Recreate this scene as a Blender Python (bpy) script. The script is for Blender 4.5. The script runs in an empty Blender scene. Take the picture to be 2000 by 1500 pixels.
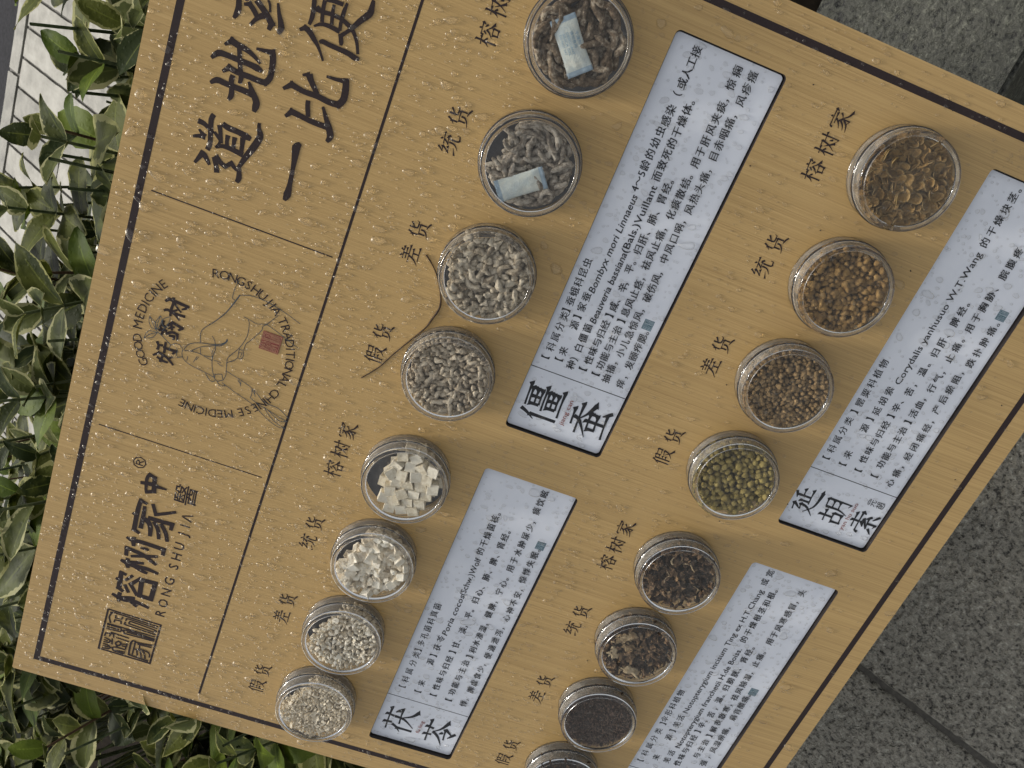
import bpy, bmesh, math, random
from mathutils import Matrix, Vector, noise

# ------------------------------------------------------------------ frames
TILT = math.radians(40.3)          # the board leans back towards the hedge
CAM_Z = 1.25
FW = Vector((0.0030747961, -0.4112078216, 0.9115364354))
# board frame: x = reading direction, y = towards the board's top edge, z = out of the board
ct, s_t = math.cos(TILT), math.sin(TILT)
BX, BY, BZ = Vector((1, 0, 0)), Vector((0, ct, s_t)), Vector((0, -s_t, ct))
DCAM = 0.53399
BO = Vector((0, 0, CAM_Z)) - BZ * DCAM      # the board point straight below the camera
MB = Matrix(((BX.x, BY.x, BZ.x, BO.x), (BX.y, BY.y, BZ.y, BO.y), (BX.z, BY.z, BZ.z, BO.z), (0, 0, 0, 1)))

scene = bpy.context.scene
COL = scene.collection

# ------------------------------------------------------------------ camera, world, sun, exposure
cam_d = bpy.data.cameras.new("camera"); cam = bpy.data.objects.new("camera", cam_d); COL.objects.link(cam)
cam_d.sensor_width = 36.0; cam_d.lens = 1735.908 / 2000 * 36.0; cam_d.clip_start = 0.02; cam_d.clip_end = 400
# camera axes given in (reading right, board down, into the board)
def bvec(u, v, w): return BX * u - BY * v - BZ * w
cr = bvec(0.3652673214, 0.9308975935, 0.0030747961)
cd = bvec(-0.8480932555, 0.3341346397, -0.4112078216)
cf = bvec(-0.3838197675, 0.1475930657, 0.9115364354)
cam.matrix_world = Matrix(((cr.x, -cd.x, -cf.x, 0), (cr.y, -cd.y, -cf.y, 0), (cr.z, -cd.z, -cf.z, CAM_Z), (0, 0, 0, 1)))
scene.camera = cam
cam_d.dof.use_dof = True; cam_d.dof.focus_distance = 0.62; cam_d.dof.aperture_fstop = 40.0

SUN_EL, SUN_AZ = math.radians(47), math.radians(-24)    # azimuth from +Y towards +X
world = bpy.data.worlds.new("World"); scene.world = world; world.use_nodes = True
wn, wl = world.node_tree.nodes, world.node_tree.links
wn.clear()
wo = wn.new("ShaderNodeOutputWorld"); wb = wn.new("ShaderNodeBackground"); sky = wn.new("ShaderNodeTexSky")
sky.sky_type = 'NISHITA'; sky.sun_disc = False; sky.sun_elevation = SUN_EL; sky.sun_rotation = SUN_AZ
sky.air_density = 1.0; sky.dust_density = 4.0; sky.ozone_density = 1.0
hs = wn.new("ShaderNodeHueSaturation"); hs.inputs["Saturation"].default_value = 0.22
wl.new(sky.outputs[0], hs.inputs["Color"]); wl.new(hs.outputs[0], wb.inputs[0]); wl.new(wb.outputs[0], wo.inputs[0])
wb.inputs[1].default_value = 0.090
sun_d = bpy.data.lights.new("sun", 'SUN'); sun_d.energy = 1.5; sun_d.angle = math.radians(12); sun_d.color = (1.0, 0.95, 0.87)
sun = bpy.data.objects.new("sun", sun_d); COL.objects.link(sun)
sd = Vector((math.sin(SUN_AZ) * math.cos(SUN_EL), math.cos(SUN_AZ) * math.cos(SUN_EL), math.sin(SUN_EL)))
sun.rotation_euler = sd.to_track_quat('Z', 'Y').to_euler(); sun.location = (0, 0, 6)
vs = scene.view_settings; vs.view_transform = 'Standard'; vs.look = 'None'; vs.gamma = 1.0; vs.use_curve_mapping = False
vs.exposure = 0.92
scene.cycles.max_bounces = 10; scene.cycles.transmission_bounces = 10; scene.cycles.transparent_max_bounces = 16
scene.cycles.sample_clamp_indirect = 6.0

# ------------------------------------------------------------------ small helpers
def mm(x): return x * 0.001
def tag(o, label=None, cat=None, group=None, kind=None):
    if label: o["label"] = label
    if cat: o["category"] = cat
    if group: o["group"] = group
    if kind: o["kind"] = kind
    return o
def mesh(name, vs_, fs, mats=(), smooth=False):
    me = bpy.data.meshes.new(name); me.from_pydata(vs_, [], fs)
    for m in mats: me.materials.append(m)
    if smooth: me.polygons.foreach_set("use_smooth", [True] * len(me.polygons))
    me.update(); return me
def link(name, data, parent=None, mat=None):
    o = bpy.data.objects.new(name, data); COL.objects.link(o)
    if parent is not None: o.parent = parent
    if mat is not None: o.matrix_basis = mat
    return o
def at(u, v, n=0.0, rot=None):      # board millimetres (v runs down the board) -> world matrix
    m = MB @ Matrix.Translation((mm(u), -mm(v), mm(n)))
    return m @ rot if rot is not None else m
def loc(u, v, n=0.0, rot=None):     # the same inside the board's own frame
    m = Matrix.Translation((mm(u), -mm(v), mm(n)))
    return m @ rot if rot is not None else m
def box(x0, x1, y0, y1, z0, z1):
    v = [(x, y, z) for z in (z0, z1) for y in (y0, y1) for x in (x0, x1)]
    return v, [(0, 2, 3, 1), (4, 5, 7, 6), (0, 1, 5, 4), (2, 6, 7, 3), (0, 4, 6, 2), (1, 3, 7, 5)]
class MB_:
    def __init__(s): s.v = []; s.f = []; s.m = []
    def add(s, vs_, fs, mi=0):
        b = len(s.v); s.v += vs_; s.f += [tuple(i + b for i in f) for f in fs]; s.m += [mi] * len(fs)
    def build(s, name, mats, parent=None, mat=None, smooth=False):
        me = mesh(name, s.v, s.f, mats, smooth)
        me.polygons.foreach_set("material_index", s.m)
        return link(name, me, parent, mat)

# ------------------------------------------------------------------ materials
def new_mat(name):
    m = bpy.data.materials.new(name); m.use_nodes = True
    nt = m.node_tree; bs = nt.nodes["Principled BSDF"]
    return m, nt, bs
def N(nt, t, **kw):
    n = nt.nodes.new(t)
    for k, v in kw.items(): setattr(n, k, v)
    return n
def ramp(nt, fac, stops):
    r = N(nt, "ShaderNodeValToRGB"); nt.links.new(fac, r.inputs[0])
    while len(r.color_ramp.elements) < len(stops): r.color_ramp.elements.new(0.5)
    for e, (p, c) in zip(r.color_ramp.elements, stops):
        e.position = p; e.color = (*c, 1) if len(c) == 3 else c
    return r.outputs[0]
def tex(nt, scale, detail=4, rough=0.6, vec=None, dist=0.0):
    n = N(nt, "ShaderNodeTexNoise"); n.inputs["Scale"].default_value = scale; n.inputs["Detail"].default_value = detail
    n.inputs["Roughness"].default_value = rough; n.inputs["Distortion"].default_value = dist
    if vec is not None: nt.links.new(vec, n.inputs["Vector"])
    return n.outputs["Fac"]
def mapping(nt, src, scale=(1, 1, 1), loc_=(0, 0, 0)):
    m = N(nt, "ShaderNodeMapping"); m.inputs["Scale"].default_value = scale; m.inputs["Location"].default_value = loc_
    nt.links.new(src, m.inputs["Vector"]); return m.outputs[0]
def math_(nt, op, a, b=None, clamp=False):
    n = N(nt, "ShaderNodeMath", operation=op); n.use_clamp = clamp
    for i, x in enumerate((a, b)):
        if x is None: continue
        if isinstance(x, (int, float)): n.inputs[i].default_value = x
        else: nt.links.new(x, n.inputs[i])
    return n.outputs[0]
def mix(nt, fac, a, b, mode='MIX'):
    n = N(nt, "ShaderNodeMix", data_type='RGBA', blend_type=mode)
    for i, x in ((0, fac), (6, a), (7, b)):
        if isinstance(x, (int, float)): n.inputs[i].default_value = x
        elif isinstance(x, tuple): n.inputs[i].default_value = (*x, 1)
        else: nt.links.new(x, n.inputs[i])
    return n.outputs[2]
def bump(nt, bs, h, strength=0.3, dist=0.001):
    b = N(nt, "ShaderNodeBump"); b.inputs["Strength"].default_value = strength; b.inputs["Distance"].default_value = dist
    nt.links.new(h, b.inputs["Height"]); nt.links.new(b.outputs[0], bs.inputs["Normal"])
def plain(name, col, rough=0.5, spec=0.5, var=0.12, scale=300.0):
    m, nt, bs = new_mat(name)
    g = N(nt, "ShaderNodeNewGeometry")
    f = tex(nt, scale, 3, 0.6, g.outputs["Position"])
    nt.links.new(ramp(nt, f, [(0.3, tuple(c * (1 - var) for c in col)), (0.7, tuple(min(1, c * (1 + var)) for c in col))]), bs.inputs["Base Color"])
    bs.inputs["Roughness"].default_value = rough; bs.inputs["Specular IOR Level"].default_value = spec
    return m

def mat_bamboo():
    m, nt, bs = new_mat("bamboo_print")
    co = N(nt, "ShaderNodeTexCoord").outputs["Object"]
    a = tex(nt, 1.0, 4, 0.65, mapping(nt, co, (1050, 3.5, 1)))          # fine lines that run down the board
    b = tex(nt, 1.0, 3, 0.6, mapping(nt, co, (2100, 9, 1), (5, 2, 0)))
    c = tex(nt, 1.0, 3, 0.5, mapping(nt, co, (330, 3, 1), (1, 7, 0)))
    d = tex(nt, 1.0, 2, 0.5, mapping(nt, co, (5, 5, 1)))
    s = math_(nt, 'ADD', math_(nt, 'MULTIPLY', a, 0.45), math_(nt, 'ADD', math_(nt, 'MULTIPLY', b, 0.42), math_(nt, 'MULTIPLY', c, 0.12)))
    col = ramp(nt, s, [(0.28, (0.34, 0.212, 0.078)), (0.47, (0.495, 0.324, 0.124)), (0.58, (0.575, 0.385, 0.154)), (0.78, (0.68, 0.475, 0.21))])
    col = mix(nt, math_(nt, 'MULTIPLY', d, 0.15), col, (0.46, 0.27, 0.10))
    dk = ramp(nt, tex(nt, 1.0, 2, 0.4, mapping(nt, co, (1400, 14, 1), (3, 3, 0))), [(0.66, (0, 0, 0)), (0.74, (1, 1, 1))])
    col = mix(nt, math_(nt, 'MULTIPLY', dk, 0.14), col, (0.17, 0.09, 0.035))
    nt.links.new(col, bs.inputs["Base Color"])
    bs.inputs["Roughness"].default_value = 0.36; bs.inputs["Specular IOR Level"].default_value = 0.45
    bump(nt, bs, s, 0.5, 0.0005)
    return m
def front_only(nt, f):
    ge = N(nt, "ShaderNodeNewGeometry")
    return math_(nt, 'MULTIPLY', f, math_(nt, 'SUBTRACT', 1.0, ge.outputs["Backfacing"]))
def mat_glass(name, ior=1.33, col=(1, 1, 1), rough=0.0):
    m, nt, bs = new_mat(name); nt.nodes.remove(bs)
    g = N(nt, "ShaderNodeBsdfGlass"); g.inputs["IOR"].default_value = ior; g.inputs["Color"].default_value = (*col, 1); g.inputs["Roughness"].default_value = rough
    nt.links.new(g.outputs[0], nt.nodes["Material Output"].inputs[0])
    return m
def mat_clear(name, tint=(0.93, 0.93, 0.92), gl=1.0, rough=0.06, haze=0.06):
    m, nt, bs = new_mat(name); nt.nodes.remove(bs)
    t = N(nt, "ShaderNodeBsdfTransparent"); t.inputs[0].default_value = (*tint, 1)
    g = N(nt, "ShaderNodeBsdfGlossy"); g.inputs["Roughness"].default_value = rough
    df = N(nt, "ShaderNodeBsdfDiffuse"); df.inputs[0].default_value = (0.55, 0.53, 0.48, 1)
    fr = N(nt, "ShaderNodeFresnel"); fr.inputs[0].default_value = 1.45
    co = N(nt, "ShaderNodeTexCoord").outputs["Object"]
    b = N(nt, "ShaderNodeBump"); b.inputs["Strength"].default_value = 0.35; b.inputs["Distance"].default_value = 0.0008
    nt.links.new(tex(nt, 260, 3, 0.6, co), b.inputs["Height"]); nt.links.new(b.outputs[0], g.inputs["Normal"])
    h = ramp(nt, tex(nt, 120, 4, 0.6, co), [(0.35, (haze * 0.8,) * 3), (0.70, (haze * 2.2,) * 3)])
    x = N(nt, "ShaderNodeMixShader"); nt.links.new(h, x.inputs[0]); nt.links.new(t.outputs[0], x.inputs[1]); nt.links.new(df.outputs[0], x.inputs[2])
    y = N(nt, "ShaderNodeMixShader"); nt.links.new(math_(nt, 'MULTIPLY', front_only(nt, fr.outputs[0]), gl, True), y.inputs[0]); nt.links.new(x.outputs[0], y.inputs[1]); nt.links.new(g.outputs[0], y.inputs[2])
    nt.links.new(y.outputs[0], nt.nodes["Material Output"].inputs[0])
    return m
def mat_piece(name, stops, scale=500, bscale=700, rough=0.85, bs_=0.8, spread=0.35, edge=None):
    """Dried plant or insect matter: mottled, each piece a little lighter or darker."""
    stops = [(0.5 + (p - 0.5) * 0.55, c) for p, c in stops]
    m, nt, bs = new_mat(name)
    co = N(nt, "ShaderNodeTexCoord").outputs["Object"]; oi = N(nt, "ShaderNodeObjectInfo")
    gp = N(nt, "ShaderNodeNewGeometry")
    v = N(nt, "ShaderNodeVectorMath", operation='ADD'); nt.links.new(co, v.inputs[0])
    cx = N(nt, "ShaderNodeCombineXYZ"); nt.links.new(math_(nt, 'MULTIPLY', oi.outputs["Random"], 7.0), cx.inputs[0]); nt.links.new(cx.outputs[0], v.inputs[1])
    f = tex(nt, scale, 5, 0.65, v.outputs[0])
    f2 = math_(nt, 'ADD', f, math_(nt, 'MULTIPLY', math_(nt, 'SUBTRACT', oi.outputs["Random"], 0.5), spread))
    f2 = math_(nt, 'ADD', f2, math_(nt, 'MULTIPLY', math_(nt, 'SUBTRACT', gp.outputs["Random Per Island"], 0.5), spread * 0.6))
    col = ramp(nt, f2, stops)
    if edge:
        a_ = N(nt, "ShaderNodeAttribute"); a_.attribute_name = "edge"
        col = mix(nt, math_(nt, 'MULTIPLY', a_.outputs["Fac"], 0.8), col, edge)
    nt.links.new(col, bs.inputs["Base Color"])
    bs.inputs["Roughness"].default_value = rough; bs.inputs["Specular IOR Level"].default_value = 0.25
    bump(nt, bs, tex(nt, bscale, 5, 0.7, v.outputs[0]), bs_, 0.0012)
    return m

M = {}
M['bamboo'] = mat_bamboo()
M['dark'] = plain("dark_core", (0.022, 0.016, 0.014), 0.5)
M['ink'] = plain("dark_brown_print", (0.030, 0.019, 0.018), 0.5, 0.3, 0.15, 900)
M['black'] = plain("black_print", (0.014, 0.014, 0.016), 0.4)
M['teal_line'] = plain("grey_blue_print", (0.055, 0.07, 0.078), 0.45)
M['red'] = plain("red_print", (0.25, 0.055, 0.040), 0.45)
M['seal_teal'] = plain("teal_seal_print", (0.045, 0.13, 0.165), 0.45)
M['pale_print'] = plain("pale_print", (0.52, 0.60, 0.64), 0.45)
M['tan_print'] = plain("tan_print", (0.42, 0.22, 0.12), 0.45)
M['blue_print'] = plain("blue_print", (0.22, 0.36, 0.46), 0.6)
def mat_plaque():
    m, nt, bs = new_mat("white_acrylic")
    co = N(nt, "ShaderNodeTexCoord").outputs["Object"]
    nt.links.new(ramp(nt, tex(nt, 30, 3, 0.6, co), [(0.3, (0.74, 0.765, 0.81)), (0.7, (0.83, 0.85, 0.885))]), bs.inputs["Base Color"])
    bs.inputs["Roughness"].default_value = 0.2; bs.inputs["Specular IOR Level"].default_value = 0.5
    bump(nt, bs, tex(nt, 160, 3, 0.5, co), 0.12, 0.0006)
    return m
M['plaque'] = mat_plaque()
def mat_water():
    m, nt, bs = new_mat("water"); nt.nodes.remove(bs)
    g = N(nt, "ShaderNodeBsdfRefraction"); g.inputs["IOR"].default_value = 1.33; g.inputs["Roughness"].default_value = 0.0
    t = N(nt, "ShaderNodeBsdfTransparent"); t.inputs[0].default_value = (0.995, 0.995, 0.995, 1)
    gl = N(nt, "ShaderNodeBsdfGlossy"); gl.inputs["Roughness"].default_value = 0.34; gl.inputs["Color"].default_value = (1.0, 0.93, 0.80, 1)
    a = N(nt, "ShaderNodeMixShader"); a.inputs[0].default_value = 0.50
    nt.links.new(t.outputs[0], a.inputs[1]); nt.links.new(g.outputs[0], a.inputs[2])
    fr = N(nt, "ShaderNodeFresnel"); fr.inputs[0].default_value = 1.36
    b = N(nt, "ShaderNodeMixShader"); nt.links.new(math_(nt, 'MULTIPLY', front_only(nt, fr.outputs[0]), 2.1, True), b.inputs[0])
    nt.links.new(a.outputs[0], b.inputs[1]); nt.links.new(gl.outputs[0], b.inputs[2]); nt.links.new(b.outputs[0], nt.nodes["Material Output"].inputs[0])
    return m
M['water'] = mat_water()
M['plastic'] = mat_glass("clear_plastic", 1.47, (0.97, 0.97, 0.965), 0.02)
M['plastic_thin'] = mat_clear("clear_plastic_side", (0.90, 0.895, 0.88), 2.0, 0.12, 0.20)
M['plastic_face'] = mat_clear("clear_plastic_face", (0.97, 0.97, 0.96), 0.7, 0.05, 0.032)
M['backing'] = plain("dark_backing", (0.045, 0.045, 0.048), 0.35, 0.6, 0.3, 200)
M['steel'] = plain("powder_coated_steel", (0.05, 0.05, 0.055), 0.5)
M['bark'] = mat_piece("dark_twig_bark", [(0.3, (0.016, 0.010, 0.006)), (0.7, (0.055, 0.033, 0.02))], 300, 400, 0.6)
M['worm_brown'] = mat_piece("brown_grey_silkworm", [(0.22, (0.07, 0.047, 0.028)), (0.48, (0.16, 0.115, 0.073)), (0.66, (0.25, 0.19, 0.128)), (0.82, (0.50, 0.42, 0.31))], 420, 520, 0.85, 1.0, 0.2)
M['worm_grey'] = mat_piece("grey_silkworm", [(0.25, (0.12, 0.098, 0.075)), (0.5, (0.25, 0.212, 0.165)), (0.75, (0.46, 0.41, 0.335))], 420, 520, 0.9, 0.9, 0.2)
M['worm_pale'] = mat_piece("pale_silkworm", [(0.22, (0.20, 0.158, 0.108)), (0.45, (0.40, 0.335, 0.24)), (0.75, (0.62, 0.54, 0.41))], 380, 520, 0.9, 0.9, 0.28)
M['worm_chip'] = mat_piece("beige_silkworm", [(0.22, (0.24, 0.19, 0.128)), (0.45, (0.45, 0.37, 0.265)), (0.75, (0.64, 0.55, 0.41))], 420, 520, 0.9, 0.9, 0.28)
M['poria'] = mat_piece("white_poria", [(0.2, (0.60, 0.52, 0.37)), (0.45, (0.75, 0.675, 0.52)), (0.75, (0.83, 0.765, 0.62))], 300, 900, 0.9, 0.45, 0.25)
M['flake'] = mat_piece("cream_flakes", [(0.2, (0.78, 0.68, 0.51)), (0.45, (0.90, 0.81, 0.64)), (0.75, (0.94, 0.87, 0.73))], 300, 900, 0.9, 0.4, 0.2)
M['poria_dull'] = mat_piece("cream_poria", [(0.2, (0.55, 0.46, 0.33)), (0.45, (0.80, 0.71, 0.55)), (0.75, (0.92, 0.86, 0.72))], 300, 800, 0.9, 0.6, 0.3)
M['slice'] = mat_piece("olive_brown_tuber", [(0.2, (0.13, 0.076, 0.026)), (0.5, (0.23, 0.138, 0.046)), (0.8, (0.32, 0.195, 0.068))], 260, 500, 0.8, 0.9, 0.4, edge=(0.29, 0.205, 0.09))
M['bead_tan'] = mat_piece("tan_tuber", [(0.2, (0.15, 0.085, 0.029)), (0.5, (0.245, 0.145, 0.047)), (0.8, (0.33, 0.20, 0.07))], 300, 500, 0.8, 0.8, 0.22)
M['bead_brown'] = mat_piece("brown_tuber", [(0.2, (0.16, 0.10, 0.043)), (0.5, (0.245, 0.157, 0.068)), (0.8, (0.32, 0.21, 0.095))], 300, 500, 0.8, 0.9, 0.22)
M['bead_green'] = mat_piece("olive_green_bulbil", [(0.2, (0.175, 0.132, 0.036)), (0.5, (0.25, 0.19, 0.056)), (0.8, (0.30, 0.235, 0.078))], 240, 500, 0.75, 0.6, 0.22)
M['herb'] = mat_piece("dark_root", [(0.2, (0.032, 0.019, 0.011)), (0.5, (0.085, 0.051, 0.029)), (0.72, (0.15, 0.093, 0.052)), (0.95, (0.30, 0.195, 0.105))], 320, 500, 0.85, 1.0, 0.5)
M['herb_pale'] = mat_piece("cut_root_core", [(0.2, (0.16, 0.10, 0.05)), (0.5, (0.38, 0.27, 0.145)), (0.8, (0.60, 0.47, 0.29))], 300, 500, 0.85, 0.8, 0.4)
M['granule'] = mat_piece("brown_granule", [(0.2, (0.032, 0.019, 0.013)), (0.5, (0.085, 0.053, 0.038)), (0.85, (0.18, 0.12, 0.088))], 500, 600, 0.85, 0.8, 0.9)
def mat_sachet():
    m, nt, bs = new_mat("sachet_fibre")
    co = N(nt, "ShaderNodeTexCoord").outputs["Object"]
    w = N(nt, "ShaderNodeTexVoronoi"); w.inputs["Scale"].default_value = 1100; nt.links.new(co, w.inputs["Vector"])
    f = tex(nt, 160, 3, 0.6, co)
    nt.links.new(ramp(nt, f, [(0.3, (0.50, 0.57, 0.57)), (0.55, (0.62, 0.66, 0.60)), (0.75, (0.74, 0.74, 0.64))]), bs.inputs["Base Color"])
    bs.inputs["Roughness"].default_value = 0.55; bump(nt, bs, w.outputs["Distance"], 0.3, 0.0004)
    return m
M['sachet'] = mat_sachet()
M['sachet_seam'] = plain("sachet_seam_fibre", (0.33, 0.43, 0.50), 0.5)
def mat_leaf(name, dark, pale, margin, mw):
    m, nt, bs = new_mat(name)
    a = N(nt, "ShaderNodeAttribute"); a.attribute_name = "edge"          # 0 midrib .. 1 margin
    b = N(nt, "ShaderNodeAttribute"); b.attribute_name = "along"
    co = N(nt, "ShaderNodeTexCoord").outputs["Object"]; oi = N(nt, "ShaderNodeObjectInfo")
    v = N(nt, "ShaderNodeVectorMath", operation='ADD'); nt.links.new(co, v.inputs[0])
    cx = N(nt, "ShaderNodeCombineXYZ"); nt.links.new(math_(nt, 'MULTIPLY', oi.outputs["Random"], 9.0), cx.inputs[2]); nt.links.new(cx.outputs[0], v.inputs[1])
    n1 = tex(nt, 150, 3, 0.6, v.outputs[0]); n2 = tex(nt, 55, 2, 0.6, v.outputs[0])
    e = math_(nt, 'ADD', a.outputs["Fac"], math_(nt, 'MULTIPLY', math_(nt, 'SUBTRACT', n1, 0.5), 0.75))
    e = math_(nt, 'ADD', e, math_(nt, 'MULTIPLY', math_(nt, 'SUBTRACT', oi.outputs["Random"], 0.5), 0.36))
    mask = ramp(nt, e, [(mw - 0.02, (0, 0, 0)), (mw + 0.02, (1, 1, 1))])
    body = ramp(nt, math_(nt, 'ADD', n2, math_(nt, 'MULTIPLY', math_(nt, 'SUBTRACT', oi.outputs["Random"], 0.5), 0.5)), [(0.35, dark), (0.62, pale)])
    vein = ramp(nt, math_(nt, 'ABSOLUTE', a.outputs["Fac"]), [(0.02, (1, 1, 1)), (0.07, (0, 0, 0))])
    body = mix(nt, math_(nt, 'MULTIPLY', vein, 0.4), body, tuple(min(1, c * 2.2) for c in pale))
    col = mix(nt, mask, body, margin)
    nt.links.new(col, bs.inputs["Base Color"])
    bs.inputs["Roughness"].default_value = 0.52; bs.inputs["Specular IOR Level"].default_value = 0.08
    wv = N(nt, "ShaderNodeTexVoronoi"); wv.inputs["Scale"].default_value = 190; nt.links.new(v.outputs[0], wv.inputs["Vector"])
    drops = ramp(nt, wv.outputs["Distance"], [(0.0, (1, 1, 1)), (0.24, (0.7, 0.7, 0.7)), (0.3, (0, 0, 0))])
    hgt = math_(nt, 'ADD', math_(nt, 'MULTIPLY', drops, 0.6), math_(nt, 'MULTIPLY', a.outputs["Fac"], 1.2))
    bump(nt, bs, math_(nt, 'ADD', hgt, n1), 0.35, 0.0012)
    tr = N(nt, "ShaderNodeBsdfTranslucent"); nt.links.new(col, tr.inputs[0])
    ms = N(nt, "ShaderNodeMixShader"); ms.inputs[0].default_value = 0.18
    nt.links.new(bs.outputs[0], ms.inputs[1]); nt.links.new(tr.outputs[0], ms.inputs[2]); nt.links.new(ms.outputs[0], nt.nodes["Material Output"].inputs[0])
    return m
M['leaf'] = mat_leaf("variegated_leaf", (0.020, 0.028, 0.004), (0.075, 0.085, 0.014), (0.24, 0.235, 0.085), 0.87)
M['leaf_grey'] = mat_leaf("grey_variegated_leaf", (0.020, 0.030, 0.007), (0.078, 0.090, 0.024), (0.30, 0.29, 0.14), 0.82)
M['leaf_green'] = mat_leaf("young_green_leaf", (0.050, 0.078, 0.008), (0.10, 0.135, 0.015), (0.20, 0.25, 0.08), 1.12)
M['stem'] = mat_piece("green_stem", [(0.3, (0.05, 0.07, 0.03)), (0.7, (0.13, 0.15, 0.07))], 120, 200, 0.6, 0.3, 0.3)
M['wood_stem'] = mat_piece("brown_stem", [(0.3, (0.05, 0.028, 0.016)), (0.7, (0.14, 0.085, 0.05))], 150, 250, 0.75, 0.6, 0.3)
M['soil'] = plain("wet_soil", (0.011, 0.0085, 0.006), 0.9, 0.05, 0.5, 60)
def mat_granite(name, lo, mid, hi, sp, bs_, rough, pit=0.012):
    m, nt, bs = new_mat(name)
    g = N(nt, "ShaderNodeNewGeometry").outputs["Position"]; oi = N(nt, "ShaderNodeObjectInfo")
    a = tex(nt, sp, 5, 0.7, g); b = tex(nt, sp * 0.45, 3, 0.6, g); c = tex(nt, 5, 3, 0.6, g)
    s = math_(nt, 'ADD', math_(nt, 'MULTIPLY', a, 0.62), math_(nt, 'MULTIPLY', b, 0.30)); s = math_(nt, 'ADD', s, math_(nt, 'MULTIPLY', c, 0.12))
    col = ramp(nt, s, [(0.43, lo), (0.49, mid), (0.56, mid), (0.63, hi)])
    v = N(nt, "ShaderNodeTexVoronoi"); v.inputs["Scale"].default_value = sp * 0.9; nt.links.new(mapping(nt, g, (1, 1.0, 1)), v.inputs["Vector"])
    spk = ramp(nt, v.outputs["Color"], [(0.0, (1, 1, 1)), (0.22, (0, 0, 0))])
    col = mix(nt, math_(nt, 'MULTIPLY', spk, 0.55), col, lo)
    nt.links.new(col, bs.inputs["Base Color"])
    bs.inputs["Roughness"].default_value = rough; bs.inputs["Specular IOR Level"].default_value = 0.5
    pits = ramp(nt, tex(nt, sp * 0.7, 3, 0.6, g, 0.15), [(0.30, (0, 0, 0)), (0.46, (0.8, 0.8, 0.8)), (0.7, (1, 1, 1))])
    bump(nt, bs, math_(nt, 'ADD', pits, math_(nt, 'MULTIPLY', a, 0.5)), bs_, pit * 0.5)
    return m
M['granite'] = mat_granite("flamed_granite", (0.040, 0.036, 0.027), (0.30, 0.28, 0.225), (0.50, 0.475, 0.39), 190, 1.0, 0.5, 0.02)
M['granite_smooth'] = mat_granite("speckled_kerb_granite", (0.010, 0.010, 0.007), (0.072, 0.072, 0.054), (0.165, 0.165, 0.125), 180, 0.5, 0.55)
M['mortar'] = plain("wet_mortar", (0.075, 0.070, 0.058), 0.7, 0.4, 0.4, 150)
def mat_paver():
    m, nt, bs = new_mat("pale_paver")
    g = N(nt, "ShaderNodeNewGeometry").outputs["Position"]; oi = N(nt, "ShaderNodeObjectInfo")
    f = math_(nt, 'ADD', tex(nt, 14, 4, 0.65, g), math_(nt, 'MULTIPLY', math_(nt, 'SUBTRACT', oi.outputs["Random"], 0.5), 0.25))
    nt.links.new(ramp(nt, f, [(0.3, (0.13, 0.125, 0.105)), (0.55, (0.24, 0.23, 0.195)), (0.75, (0.32, 0.308, 0.265))]), bs.inputs["Base Color"])
    bs.inputs["Roughness"].default_value = 0.6; bs.inputs["Specular IOR Level"].default_value = 0.3
    bump(nt, bs, tex(nt, 60, 3, 0.6, g), 0.3, 0.003)
    return m
M['paver'] = mat_paver()
M['asphalt'] = plain("wet_asphalt", (0.018, 0.018, 0.021), 0.85, 0.15, 0.4, 120)
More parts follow.
